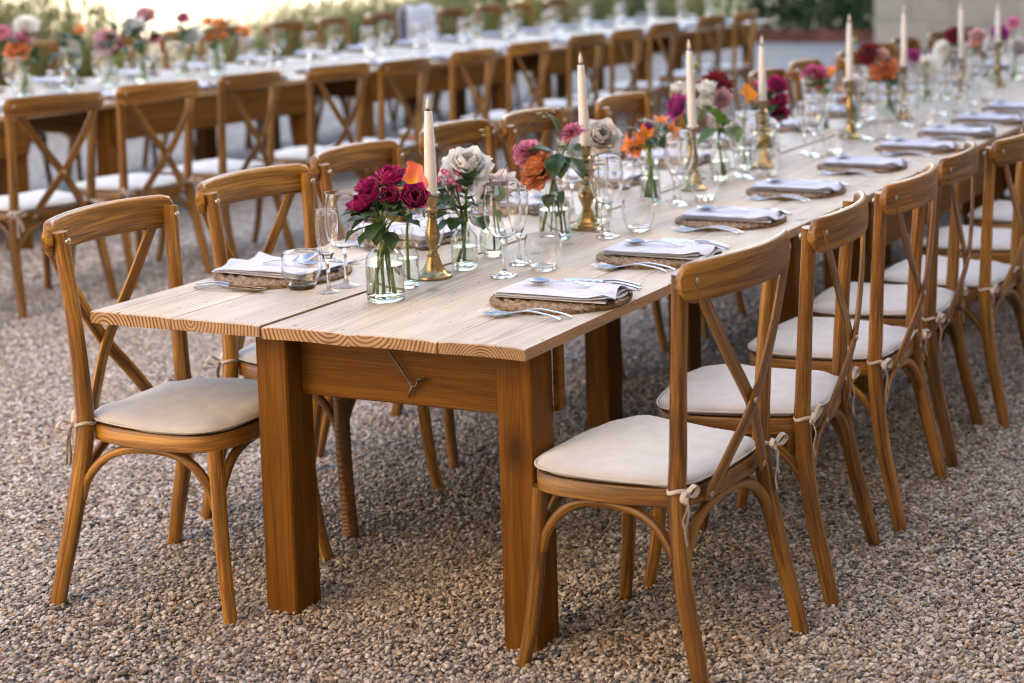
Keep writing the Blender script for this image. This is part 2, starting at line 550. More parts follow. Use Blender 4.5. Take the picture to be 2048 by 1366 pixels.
M['roof'] = simple('clay roof', (0.30, 0.14, 0.08), 0.85, noise=0.3, nscale=5)
M['shutter'] = simple('grey shutter', (0.22, 0.25, 0.26), 0.6)
M['pane'] = simple('window pane', (0.03, 0.035, 0.04), 0.08)

def stone_wall_mat():
    m, n, p, o = newmat('taupe limestone block')
    tc = N(n, 'ShaderNodeTexCoord')
    oi = N(n, 'ShaderNodeObjectInfo')
    no = N(n, 'ShaderNodeTexNoise')
    no.inputs['Scale'].default_value = 2.2
    no.inputs['Detail'].default_value = 8
    n.links.new(tc.outputs['Object'], no.inputs[0])
    rp = ramp(n, [(0.3, (0.50, 0.375, 0.25)), (0.7, (0.60, 0.46, 0.32))])
    n.links.new(no.outputs[0], rp.inputs[0])
    hs = N(n, 'ShaderNodeHueSaturation')
    mr = N(n, 'ShaderNodeMapRange')
    mr.inputs['To Min'].default_value = 0.85
    mr.inputs['To Max'].default_value = 1.12
    n.links.new(oi.outputs['Random'], mr.inputs[0])
    n.links.new(mr.outputs[0], hs.inputs['Value'])
    n.links.new(rp.outputs[0], hs.inputs['Color'])
    n.links.new(hs.outputs[0], p.inputs['Base Color'])
    p.inputs['Roughness'].default_value = 0.9
    bp = N(n, 'ShaderNodeBump')
    bp.inputs['Strength'].default_value = 0.5
    bp.inputs['Distance'].default_value = 0.02
    n.links.new(no.outputs[0], bp.inputs['Height'])
    n.links.new(bp.outputs[0], p.inputs['Normal'])
    return m
M['block'] = stone_wall_mat()

PEBBLE = [(0.0, (0.055, 0.052, 0.054)), (0.06, (0.14, 0.118, 0.102)), (0.14, (0.25, 0.19, 0.135)), (0.26, (0.38, 0.31, 0.245)),
          (0.42, (0.52, 0.455, 0.385)), (0.58, (0.33, 0.29, 0.255)), (0.72, (0.60, 0.55, 0.49)), (0.87, (0.37, 0.235, 0.135)), (0.93, (0.70, 0.66, 0.61))]

def gravel_mats():
    # loose stones: one colour per stone
    m, n, p, o = newmat('pebble')
    oi = N(n, 'ShaderNodeObjectInfo')
    rp = ramp(n, PEBBLE, 'CONSTANT')
    n.links.new(oi.outputs['Random'], rp.inputs[0])
    ge = N(n, 'ShaderNodeNewGeometry')
    no = N(n, 'ShaderNodeTexNoise')
    no.inputs['Scale'].default_value = 260
    no.inputs['Detail'].default_value = 3
    n.links.new(ge.outputs['Position'], no.inputs[0])
    hs = N(n, 'ShaderNodeHueSaturation')
    mr = N(n, 'ShaderNodeMapRange')
    mr.inputs['To Min'].default_value = 0.7
    mr.inputs['To Max'].default_value = 1.3
    n.links.new(no.outputs[0], mr.inputs[0])
    n.links.new(mr.outputs[0], hs.inputs['Value'])
    n4 = N(n, 'ShaderNodeTexNoise')
    n4.inputs['Scale'].default_value = 1.6
    n4.inputs['Detail'].default_value = 4
    n.links.new(ge.outputs['Position'], n4.inputs[0])
    dust = N(n, 'ShaderNodeMapRange')
    dust.inputs['From Min'].default_value = .35
    dust.inputs['From Max'].default_value = .75
    dust.inputs['To Max'].default_value = .45
    n.links.new(n4.outputs[0], dust.inputs[0])
    md = N(n, 'ShaderNodeMix', data_type='RGBA')
    md.inputs[7].default_value = (.47, .42, .37, 1)
    n.links.new(dust.outputs[0], md.inputs[0])
    n.links.new(rp.outputs[0], md.inputs[6])
    n.links.new(md.outputs[2], hs.inputs['Color'])
    n.links.new(hs.outputs[0], p.inputs['Base Color'])
    p.inputs['Roughness'].default_value = 0.75
    # the bed below and beyond
    m2, n, p, o = newmat('gravel bed')
    ge = N(n, 'ShaderNodeNewGeometry')
    vo = N(n, 'ShaderNodeTexVoronoi')
    vo.inputs['Scale'].default_value = 85
    n.links.new(ge.outputs['Position'], vo.inputs[0])
    sp = N(n, 'ShaderNodeSeparateColor')
    n.links.new(vo.outputs['Color'], sp.inputs[0])
    rp = ramp(n, PEBBLE, 'CONSTANT')
    n.links.new(sp.outputs[0], rp.inputs[0])
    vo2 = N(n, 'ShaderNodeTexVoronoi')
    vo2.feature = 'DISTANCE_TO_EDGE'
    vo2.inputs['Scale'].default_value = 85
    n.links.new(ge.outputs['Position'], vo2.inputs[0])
    r2 = ramp(n, [(0.0, (0.30, 0.30, 0.30)), (0.16, (1, 1, 1))])  # shade in the gaps between stones, painted into the colour
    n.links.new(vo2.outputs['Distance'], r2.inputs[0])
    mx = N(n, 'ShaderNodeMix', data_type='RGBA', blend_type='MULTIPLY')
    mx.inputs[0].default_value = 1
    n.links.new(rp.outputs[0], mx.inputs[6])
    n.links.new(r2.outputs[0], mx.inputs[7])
    no = N(n, 'ShaderNodeTexNoise')
    no.inputs['Scale'].default_value = 1.1
    no.inputs['Detail'].default_value = 6
    n.links.new(ge.outputs['Position'], no.inputs[0])
    hs = N(n, 'ShaderNodeHueSaturation')
    mr = N(n, 'ShaderNodeMapRange')
    mr.inputs['To Min'].default_value = 0.85
    mr.inputs['To Max'].default_value = 1.2
    n.links.new(no.outputs[0], mr.inputs[0])
    n.links.new(mr.outputs[0], hs.inputs['Value'])
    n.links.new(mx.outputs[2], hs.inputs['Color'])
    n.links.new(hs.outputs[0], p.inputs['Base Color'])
    p.inputs['Roughness'].default_value = 0.85
    bp = N(n, 'ShaderNodeBump')
    bp.inputs['Strength'].default_value = 0.9
    bp.inputs['Distance'].default_value = 0.008
    n.links.new(vo2.outputs['Distance'], bp.inputs['Height'])
    n.links.new(bp.outputs[0], p.inputs['Normal'])
    return m, m2
M['pebble'], M['gravel'] = gravel_mats()

# ------------------------------------------------------------------ mesh helpers
class MB:
    """collects vertices, faces, grain coordinates and material slots for one mesh"""
    def __init__(self):
        self.v, self.f, self.g, self.m = [], [], [], []
    def add(self, v, f, g=None, mi=0):
        o = len(self.v)
        self.v += [tuple(p) for p in v]
        self.g += [tuple(p) for p in (g if g is not None else v)]
        self.f += [tuple(i + o for i in q) for q in f]
        self.m += [mi] * len(f)
        return self
    def xf(self, mat, start=0):
        for i in range(start, len(self.v)):
            self.v[i] = tuple(mat @ Vector(self.v[i]))
        return self
    def mesh(self, name, mats, smooth=True, angle=None):
        me = bpy.data.meshes.new(name)
        me.from_pydata(self.v, [], self.f)
        for m in (mats if isinstance(mats, (list, tuple)) else [mats]):
            me.materials.append(m)
        if any(self.m):
            me.polygons.foreach_set('material_index', self.m)
        at = me.attributes.new('grain', 'FLOAT_VECTOR', 'POINT')
        at.data.foreach_set('vector', np.array(self.g, dtype=np.float32).ravel())
        if smooth:
            me.polygons.foreach_set('use_smooth', [True] * len(me.polygons))
            if angle is not None:
                try:
                    me.set_sharp_from_angle(angle=angle)
                except Exception:
                    pass
        me.update()
        return me

def link(name, data, parent=None, loc=(0, 0, 0), rot=None, scale=None):
    o = bpy.data.objects.new(name, data)
    COL.objects.link(o)
    if parent:
        o.parent = parent
    o.location = loc
    if rot is not None:
        o.rotation_euler = rot
    if scale is not None:
        o.scale = scale if hasattr(scale, '__len__') else (scale,) * 3
    return o

def tag(o, label=None, cat=None, group=None, kind=None):
    if label: o['label'] = label
    if cat: o['category'] = cat
    if group: o['group'] = group
    if kind: o['kind'] = kind
    return o

def thing(name, label, cat, loc=(0, 0, 0), rz=0, group=None):
    o = bpy.data.objects.new(name, None)
    o.empty_display_size = 0.1
    COL.objects.link(o)
    o.location = loc
    o.rotation_euler = (0, 0, rz)
    return tag(o, label, cat, group)

def spline(pts, n):
    """Catmull-Rom through the control points"""
    P = [Vector(p) for p in pts]
    P = [P[0] * 2 - P[1]] + P + [P[-1] * 2 - P[-2]]
    out = []
    segs = len(P) - 3
    for i in range(n):
        t = i / (n - 1) * segs
        k = min(int(t), segs - 1)
        t -= k
        a, b, c, d = P[k:k + 4]
        out.append(0.5 * ((2 * b) + (c - a) * t + (2 * a - 5 * b + 4 * c - d) * t * t + (3 * b - a - 3 * c + d) * t ** 3))
    return out

def sweep(path, rx, ry, ref=(0, 0, 1), n=10, power=2.0, mb=None, mi=0, g0=(0, 0, 0), cap=True):
    """tube of super-elliptic section along a path; ry runs along ref, rx across it"""
    mb = mb or MB()
    P = [Vector(p) for p in path]
    L = len(P)
    ref = Vector(ref)
    V, G, F = [], [], []
    s = 0
    for i, p in enumerate(P):
        t = (P[min(i + 1, L - 1)] - P[max(i - 1, 0)]).normalized()
        if i:
            s += (p - P[i - 1]).length
        b = ref - t * ref.dot(t)
        if b.length < 1e-5:
            b = Vector((1, 0, 0)) - t * t.x
        b.normalize()
        a = b.cross(t)
        ax = rx[i] if hasattr(rx, '__len__') else rx
        ay = ry[i] if hasattr(ry, '__len__') else ry
        for k in range(n):
            th = 2 * PI * (k + 0.5) / n
            c, d = math.cos(th), math.sin(th)
            c = math.copysign(abs(c) ** (2 / power), c) * ax
            d = math.copysign(abs(d) ** (2 / power), d) * ay
            V.append(p + a * c + b * d)
            G.append((c + g0[0], d + g0[1], s + g0[2]))
    for i in range(L - 1):
        for k in range(n):
            k2 = (k + 1) % n
            F.append((i * n + k, i * n + k2, (i + 1) * n + k2, (i + 1) * n + k))
    if cap:
        F.append(tuple(range(n - 1, -1, -1)))
        F.append(tuple((L - 1) * n + k for k in range(n)))
    return mb.add(V, F, G, mi)

def lathe(prof, n=32, mb=None, mi=0, flute=None, close=False):
    """profile of (r, z); flute=(count, depth, z0, z1) ribs it"""
    mb = mb or MB()
    V, F = [], []
    for r, z in prof:
        for k in range(n):
            th = 2 * PI * k / n
            rr = r
            if flute and flute[2] < z < flute[3]:
                rr = r + flute[1] * math.cos(flute[0] * th)
            V.append((rr * math.cos(th), rr * math.sin(th), z))
    for i in range(len(prof) - 1):
        for k in range(n):
            k2 = (k + 1) % n
            F.append((i * n + k, i * n + k2, (i + 1) * n + k2, (i + 1) * n + k))
    if close:
        F.append(tuple(range(n - 1, -1, -1)))
        F.append(tuple((len(prof) - 1) * n + k for k in range(n)))
    return mb.add(V, F, None, mi)

def box(lo, hi, mb=None, mi=0, bev=0.003, grain_axis=1, g0=(0, 0, 0)):
    """box with softened edges"""
    mb = mb or MB()
    V, F = [], []
    x0, y0, z0 = lo
    x1, y1, z1 = hi
    b = min(bev, (x1 - x0) / 3, (y1 - y0) / 3, (z1 - z0) / 3)
    idx = {}
    for sx in (0, 1):
        for sy in (0, 1):
            for sz in (0, 1):
                for ax in range(3):
                    p = [x1 if sx else x0, y1 if sy else y0, z1 if sz else z0]
                    for k, s in enumerate((sx, sy, sz)):
                        if k != ax:
                            p[k] += -b if s else b
                    idx[(sx, sy, sz, ax)] = len(V)
                    V.append(tuple(p))
    def q(*k): F.append(tuple(idx[i] for i in k))
    for s in (0, 1):
        a = [(s, 0, 0, 0), (s, 1, 0, 0), (s, 1, 1, 0), (s, 0, 1, 0)]
        c = [(0, s, 0, 1), (0, s, 1, 1), (1, s, 1, 1), (1, s, 0, 1)]
        d = [(0, 0, s, 2), (1, 0, s, 2), (1, 1, s, 2), (0, 1, s, 2)]
        for l in (a, c, d):
            q(*(l if s else l[::-1]))
    for s in (0, 1):
        for t in (0, 1):
            f1 = [(s, t, 0, 0), (s, t, 0, 1), (s, t, 1, 1), (s, t, 1, 0)]
            f2 = [(s, 0, t, 0), (s, 1, t, 0), (s, 1, t, 2), (s, 0, t, 2)]
            f3 = [(0, s, t, 1), (0, s, t, 2), (1, s, t, 2), (1, s, t, 1)]
            for l in (f1, f2, f3):
                q(*(l if (s ^ t) else l[::-1]))
    for k in range(8):
        s = (k >> 2 & 1, k >> 1 & 1, k & 1)
        l = [(*s, 0), (*s, 1), (*s, 2)]
        q(*(l if sum(s) % 2 else l[::-1]))
    perm = {0: (1, 2, 0), 1: (0, 2, 1), 2: (0, 1, 2)}[grain_axis]
    G = [(v[perm[0]] + g0[0], v[perm[1]] + g0[1], v[perm[2]] + g0[2]) for v in V]
    return mb.add(V, F, G, mi)

def copy_tree(src, loc=None, rz=None, label=None):
    c = src.copy()
    COL.objects.link(c)
    if loc is not None: c.location = loc
    if rz is not None: c.rotation_euler = (0, 0, rz)
    if label: c['label'] = label
    def kids(a, b):
        for ch in CH.get(a.name, []):
            d = ch.copy()
            COL.objects.link(d)
            d.parent = b
            kids(ch, d)
    kids(src, c)
    return c
CH = {}
def part(name, data, parent, loc=(0, 0, 0), rot=None, label=None, scale=None):
    o = link(name, data, parent, loc, rot, scale)
    if label: o['label'] = label
    CH.setdefault(parent.name, []).append(o)
    return o

ORD = ['first', 'second', 'third', 'fourth', 'fifth', 'sixth', 'seventh', 'eighth', 'ninth', 'tenth', 'eleventh', 'twelfth', 'thirteenth',
       'fourteenth', 'fifteenth', 'sixteenth', 'seventeenth', 'eighteenth', 'nineteenth', 'twentieth']

# ------------------------------------------------------------------ the setting
T = 0.7107
def sheet(name, poly, z, mat):
    mb = MB()
    mb.add([(x, y, z) for x, y in poly], [tuple(range(len(poly)))])
    return tag(link(name, mb.mesh(name, mat, False)), kind='structure')
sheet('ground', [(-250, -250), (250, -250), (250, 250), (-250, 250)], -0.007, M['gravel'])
sheet('planting_bed', [(-13.5, -2), (-9.05, -2), (-9.25, 8.4), (-8.0, 19.5), (-5.7, 19.75), (-5.7, 30), (-14.5, 30)], 0.03, M['soil'])

def gravel_stones():
    """loose pebbles over the near courtyard: a point for each, a pebble set on each point by geometry nodes"""
    rng = np.random.default_rng(3)
    cell = 0.0072
    xs = np.arange(-6.2, 2.0, cell)
    ys = np.arange(-0.9, 5.4, cell)
    X, Y = np.meshgrid(xs, ys)
    X = (X + rng.uniform(-.5, .5, X.shape) * cell).ravel()
    Y = (Y + rng.uniform(-.5, .5, Y.shape) * cell).ravel()
    ca, sa = math.cos(TABLE_YAW), math.sin(TABLE_YAW)
    dx, dy = X - 1.86, Y + 3.05
    D = -sa * dx + ca * dy
    S = ca * dx + sa * dy
    ok = (D > 2.6) & (D < 8.6) & (S > -0.60 * D - 0.15) & (S < 0.17 * D + 0.12)
    # thin out with distance: far pebbles are soft in the picture
    keep = rng.uniform(0, 1, X.shape) < np.clip(1.25 - (D - 4.5) * 0.16, 0.45, 1)
    ok &= keep
    X, Y, D = X[ok], Y[ok], D[ok]
    hh = .004 * np.sin(X * 5.1 + 1.3 * np.sin(Y * 3.7)) * np.sin(Y * 4.3 + X * 1.9) + .002 * np.sin(X * 17 + Y * 9)
    co = np.stack([X, Y, rng.uniform(-0.008, 0.0045, X.shape) + hh - .001], 1).astype(np.float32)
    me = bpy.data.meshes.new('gravel_points')
    me.vertices.add(len(co))
    me.vertices.foreach_set('co', co.ravel())
    sz = rng.lognormal(0, 0.28, len(co)).astype(np.float32)
    a = me.attributes.new('size', 'FLOAT', 'POINT')
    a.data.foreach_set('value', np.clip(sz, .55, 1.8) * (1 + np.clip(D - 5, 0, 4).astype(np.float32) * 0.07))
    rv = rng.uniform(-1, 1, (len(co), 3)).astype(np.float32) * np.array([0.5, 0.5, 3.14], dtype=np.float32)
    a = me.attributes.new('turn', 'FLOAT_VECTOR', 'POINT')
    a.data.foreach_set('vector', rv.ravel())
    o = tag(link('gravel', me), kind='stuff')
    ng = bpy.data.node_groups.new('gravel_nodes', 'GeometryNodeTree')
    ng.interface.new_socket('Geometry', in_out='INPUT', socket_type='NodeSocketGeometry')
    ng.interface.new_socket('Geometry', in_out='OUTPUT', socket_type='NodeSocketGeometry')
    A = lambda t: ng.nodes.new(t)
    gi, go = A('NodeGroupInput'), A('NodeGroupOutput')
    g2i = A('GeometryNodeGeometryToInstance')
    for k in range(6):
        ic = A('GeometryNodeMeshIcoSphere')
        ic.inputs['Subdivisions'].default_value = 2
        ic.inputs['Radius'].default_value = 0.0047
        sp = A('GeometryNodeSetPosition')
        nz = A('ShaderNodeTexNoise')
        nz.inputs['Scale'].default_value = 95.0
        pos = A('GeometryNodeInputPosition')
        off = A('ShaderNodeVectorMath'); off.operation = 'ADD'
        off.inputs[1].default_value = (k * 0.37, k * 0.11, k * 0.23)
        ng.links.new(pos.outputs[0], off.inputs[0])
        ng.links.new(off.outputs[0], nz.inputs['Vector'])
        mr = A('ShaderNodeVectorMath'); mr.operation = 'SUBTRACT'
        mr.inputs[1].default_value = (.5, .5, .5)
        ng.links.new(nz.outputs['Color'], mr.inputs[0])
        sc = A('ShaderNodeVectorMath'); sc.operation = 'SCALE'
        sc.inputs['Scale'].default_value = 0.0078
        ng.links.new(mr.outputs[0], sc.inputs[0])
        ng.links.new(ic.outputs['Mesh'], sp.inputs['Geometry'])
        ng.links.new(sc.outputs[0], sp.inputs['Offset'])
        tf = A('GeometryNodeTransform')
        tf.inputs['Scale'].default_value = ((1.15, .9, .62), (1.3, .8, .6), (1, 1, .7), (1.25, .72, .66), (.95, .85, .8), (1.4, .9, .5))[k]
        ng.links.new(sp.outputs[0], tf.inputs['Geometry'])
        sm = A('GeometryNodeSetMaterial')
        sm.inputs['Material'].default_value = M['pebble']
        ng.links.new(tf.outputs[0], sm.inputs['Geometry'])
        ng.links.new(sm.outputs[0], g2i.inputs[0])
    ip = A('GeometryNodeInstanceOnPoints')
    ng.links.new(gi.outputs[0], ip.inputs['Points'])
    ng.links.new(g2i.outputs[0], ip.inputs['Instance'])
    ip.inputs['Pick Instance'].default_value = True
    na = A('GeometryNodeInputNamedAttribute'); na.data_type = 'FLOAT'; na.inputs['Name'].default_value = 'size'
    nb = A('GeometryNodeInputNamedAttribute'); nb.data_type = 'FLOAT_VECTOR'; nb.inputs['Name'].default_value = 'turn'
    ng.links.new(na.outputs[0], ip.inputs['Scale'])
    e2r = A('FunctionNodeEulerToRotation')
    ng.links.new(nb.outputs[0], e2r.inputs[0])
    ng.links.new(e2r.outputs[0], ip.inputs['Rotation'])
    ng.links.new(ip.outputs[0], go.inputs[0])
    md = o.modifiers.new('gravel', 'NODES')
    md.node_group = ng
    return len(co)
NST = gravel_stones()

# corten edging of the bed
edge_t = thing('bed_edging', 'rusted steel edging along the front of the planting bed', 'garden edging')
for a, b in (((-9.05, -2), (-9.25, 8.4)), ((-9.25, 8.4), (-8.0, 19.5)), ((-8.0, 19.5), (-5.7, 19.75))):
    mb = sweep([(a[0], a[1], 0.06), (b[0], b[1], 0.06)], 0.006, 0.12, power=8, n=8)
    part('edging_strip', mb.mesh('edging_strip', M['steel_edge'], False), edge_t)

# stone building at the right, beyond the tables
def building():
    b = thing('stone_building', 'taupe limestone building behind the far end of the long tables', 'building', (0, 0, 0))
    x0, x1, y0, y1, h = -5.65, 26.0, 18.5, 30.0, 9.5
    wm = box((x0 + .03, y0 + .03, -.1), (x1, y1, h), bev=.01).mesh('wall', M['block'], False)
    wall = part('wall', wm, b)
    # the lowest courses, which show between the candles, in single blocks
    rng = random.Random(5)
    for row in range(5):
        x = x0
        z0 = row * 0.36
        while x < 3.6:
            wd = rng.uniform(0.5, 0.95)
            d = rng.uniform(0, 0.005)
            mb = box((x + .002, y0 - d, z0 + .002), (min(x + wd, 3.6) - .002, y0 + .05, z0 + .358), bev=.006)
            o = link('stone_block', mb.mesh('stone_block', M['block'], False), wall)
            x += wd
    for k in range(7):
        wx = -2.5 + k * 3.8
        for wz in (3.2, 6.4):
            f = box((wx, y0 - .04, wz), (wx + 1.1, y0 + .04, wz + 1.7), bev=.01).mesh('window', M['shutter'], False)
            wo = part('window', f, b)
            p = box((wx + .1, y0 - .06, wz + .1), (wx + 1.0, y0 - .041, wz + 1.6), bev=.004).mesh('pane', M['pane'], False)
            part('pane', p, wo)
    rf = MB()
    xm, ym = (x0 + x1) / 2, (y0 + y1) / 2
    e = .5
    V = [(x0 - e, y0 - e, h), (x1 + e, y0 - e, h), (x1 + e, y1 + e, h), (x0 - e, y1 + e, h), (x0 + 4, ym, h + 2.2), (x1 - 4, ym, h + 2.2)]
    rf.add(V, [(0, 1, 5, 4), (1, 2, 5), (2, 3, 4, 5), (3, 0, 4), (3, 2, 1, 0)])
    part('roof', rf.mesh('roof', M['roof'], False), b)
building()
def wing(label, lo, hi, face):  # unseen wing, added to keep low sky light off the tables
    b = thing('courtyard_wing', label, 'building', (0, 0, 0))
    part('wall', box((lo[0], lo[1], -.1), (hi[0], hi[1], 8.0), bev=.01).mesh('wall', M['block'], False), b)
    e = .4
    part('roof', box((lo[0] - e, lo[1] - e, 8.003), (hi[0] + e, hi[1] + e, 8.3), bev=.02).mesh('roof', M['roof'], False), b)
    for k in range(6 if face == 'x' else 2):
        for wz in (1.2, 4.4):
            if face == 'x':
                y = lo[1] + 2.5 + k * 4.4
                f = ((lo[0] - .04, y, wz), (lo[0] + .04, y + 1.1, wz + 1.7)); p = ((lo[0] - .06, y + .1, wz + .1), (lo[0] - .041, y + 1.0, wz + 1.6))
            else:
                x = lo[0] + 2.5 + k * 4.4
                f = ((x, hi[1] - .04, wz), (x + 1.1, hi[1] + .04, wz + 1.7)); p = ((x + .1, hi[1] + .041, wz + .1), (x + 1.0, hi[1] + .06, wz + 1.6))
            wo = part('window', box(*f, bev=.01).mesh('window', M['shutter'], False), b)
            part('pane', box(*p, bev=.004).mesh('pane', M['pane'], False), wo)
wing('added right hand wing out of view, blocking low sky light', (3.5, -13.0), (12.0, 18.2), 'x')
wing('added wing out of view behind the viewer, blocking low sky light', (-9.0, -13.0), (3.4, -5.2), 'y')

# pale garden wall on the sunny side
def garden_wall():
    t = thing('garden_wall', 'pale limestone garden wall in full sun beyond the planting bed', 'wall')
    part('wall_body', box((-18.5, -4, -.1), (-18.0, 42, 1.5), bev=.02).mesh('wall_body', M['lime'], False), t)
    part('coping', box((-18.6, -4.1, 1.503), (-17.9, 42.1, 1.62), bev=.02).mesh('coping', M['lime'], False), t)
garden_wall()

# plants
def grass_mesh(seed, n, h, mat):
    rng = random.Random(seed)
    mb = MB()
    for i in range(n):
        a = rng.uniform(0, 2 * PI)
        r = rng.uniform(0, .14)
        lean = rng.uniform(.05, .55)
        hh = h * rng.uniform(.55, 1.1)
        wd = rng.uniform(.004, .009)
        x, y = r * math.cos(a), r * math.sin(a)
        dx, dy = math.cos(a) * lean * hh, math.sin(a) * lean * hh
        px, py = -math.sin(a) * wd, math.cos(a) * wd
        V = []
        for k in range(4):
            s = k / 3
            ww = 1 - s * .85
            cxx, cyy, zz = x + dx * s * s, y + dy * s * s, hh * (s - .12 * lean * s * s)
            V += [(cxx - px * ww, cyy - py * ww, zz), (cxx + px * ww, cyy + py * ww, zz)]
        mb.add(V, [(0, 1, 3, 2), (2, 3, 5, 4), (4, 5, 7, 6)])
        if rng.random() < .25:
            c = Vector((x + dx, y + dy, hh * (1 - .12 * lean)))
            s = rng.uniform(.012, .02)
            mb.add([c + Vector(v) * s for v in ((1, 0, 0), (0, 1, 0), (-1, 0, 0), (0, -1, 0), (0, 0, 2.5), (0, 0, -1))],
                   [(0, 1, 4), (1, 2, 4), (2, 3, 4), (3, 0, 4), (1, 0, 5), (2, 1, 5), (3, 2, 5), (0, 3, 5)])
    return mb.mesh('blades', mat, False)
GR = [grass_mesh(1, 120, 1.0, M['grass']), grass_mesh(2, 130, .75, M['grass']), grass_mesh(3, 110, 1.05, M['straw']), grass_mesh(4, 140, .5, M['grass'])]
rng = random.Random(11)
SPOTS = []
for k in range(330):
    y = rng.uniform(5.0, 19.3)
    x0 = -9.3 if y < 8.4 else -9.3 + (y - 8.4) * .11
    x = x0 - .08 - abs(rng.gauss(0, .75))
    if x > -12.5: SPOTS.append((x, y))
for i, (x, y) in enumerate(SPOTS):
    k = rng.choice((0, 0, 1, 1, 2, 3))
    g = link('ornamental_grass', GR[k], None, (x, y, .03), (0, 0, rng.uniform(0, 6.28)), rng.uniform(.7, 1.15) * (1.25 if y < 8.7 else .68 if y < 11.2 else .95))
    tag(g, 'clump of %s grass in the planting bed behind the back table' % ('dry straw coloured' if k == 2 else ('tall green', 'knee high green', '', 'low green')[k]), 'grass clump',
        'grass clumps in the planting bed')

def shrub_mesh(seed, r, h, n):
    rng = random.Random(seed)
    mb = MB()
    for i in range(n):
        a, b = rng.uniform(0, 2 * PI), rng.uniform(0, 1)
        rr = r * (1 - .35 * b * b) * rng.uniform(.55, 1.08) * (1 + .25 * math.sin(3 * a + seed))
        c = Vector((rr * math.cos(a), rr * math.sin(a), .1 + b * h * rng.uniform(.85, 1.1)))
        s = rng.uniform(.03, .065)
        q = Matrix.Rotation(rng.uniform(0, 6.28), 3, 'Z') @ Matrix.Rotation(rng.uniform(-1.2, 1.2), 3, 'X')
        V = [c + q @ (Vector(v) * s) for v in ((0, -1, 0), (.5, 0, .12), (0, 1, 0), (-.5, 0, .12))]
        mb.add(V, [(0, 1, 2, 3)])
    return mb.mesh('foliage', M['shrub'], False)
SH = [shrub_mesh(1, .55, .8, 1500), shrub_mesh(2, .7, 1.0, 1900), shrub_mesh(3, .45, .55, 1100)]
shrub_wood = sweep([(0, 0, 0), (.02, .01, .2), (.05, .02, .5)], .025, .025).mesh('branch', M['bark'])
spots = [(-9.9, 4.6), (-10.2, 5.9), (-9.3, 12.8), (-9.6, 15.0), (-8.9, 17.2), (-8.0, 20.4), (-7.1, 20.6), (-6.3, 20.5), (-7.6, 21.8), (-6.7, 21.9),
         (-8.6, 21.6), (-9.4, 20.2), (-6.1, 22.3), (-10.4, 19.0), (-8.2, 23.4), (-9.8, 23.0), (-7.0, 23.8), (-11.5, 21.5)]
for i, (x, y) in enumerate(spots):
    left = sorted(range(len(spots)), key=lambda q: (spots[q][0] - 1.86) / (spots[q][1] + 3.05)).index(i)
    s = thing('shrub', '%s shrub from the left in the planting bed%s' % (ORD[left], '' if y < 19.4 else ' beside the stone building'),
              'shrub', (x, y, .03), rng.uniform(0, 6), 'shrubs of the planting bed' if y < 19.4 else 'shrubs beside the stone building')
    sc = rng.uniform(.85, 1.2)
    part('foliage', SH[i % 3], s, scale=sc)
    part('branch', shrub_wood, s, scale=sc)

# ------------------------------------------------------------------ tables
def plank_mesh(wd, ln, th, seed, cup):
    rng = random.Random(seed)
    nx, ny = 8, 2
    mb = MB()
    pith = (rng.uniform(-.35, .35) * wd, rng.choice((-1, 1)) * rng.uniform(.010, .055) - (.0 if rng.random() < .5 else .02))
    yo = rng.uniform(0, 20)
    e0 = rng.uniform(-.006, .006)
    ys = [e0, e0 + .004, ln * .5, ln - .004, ln]
    top, bot = [], []
    V, G = [], []
    for j, y in enumerate(ys):
        for i in range(nx + 1):
            u = i / nx
            x = u * wd
            edge = .0025 if i in (0, nx) else 0
            endr = .0025 if j in (0, len(ys) - 1) else 0
            z = cup * (4 * (u - .5) ** 2) - edge - endr
            V.append((x, y, z)); G.append((x - wd / 2 - pith[0], z - pith[1], y + yo))
        for i in range(nx + 1):
            u = i / nx
            x = u * wd
            z = -th + cup * (4 * (u - .5) ** 2)
            V.append((x, y, z)); G.append((x - wd / 2 - pith[0], z - pith[1], y + yo))
    s = 2 * (nx + 1)
    Ft, Fe, Fs = [], [], []
    for j in range(len(ys) - 1):
        for i in range(nx):
            a = j * s + i
            Ft.append((a, a + 1, a + 1 + s, a + s))
            b = a + nx + 1
            Fs.append((b + s, b + s + 1, b + 1, b))
        a = j * s
        Fs.append((a + nx + 1, a, a + s, a + s + nx + 1))
        Fs.append((a + nx, a + 2 * nx + 1, a + s + 2 * nx + 1, a + s + nx))
    for i in range(nx):
        Fe.append((i + nx + 1, i + nx + 2, i + 1, i))
        q = (len(ys) - 1) * s
        Fe.append((q + i, q + i + 1, q + i + nx + 2, q + i + nx + 1))
    o = len(mb.v)
    mb.v += V; mb.g += G
    mb.f += Ft + Fe + Fs
    mb.m += [0] * len(Ft) + [1] * len(Fe) + [2] * len(Fs)
    return mb.mesh('plank', [M['top'], M['end'], M['edge']], True, R(30))

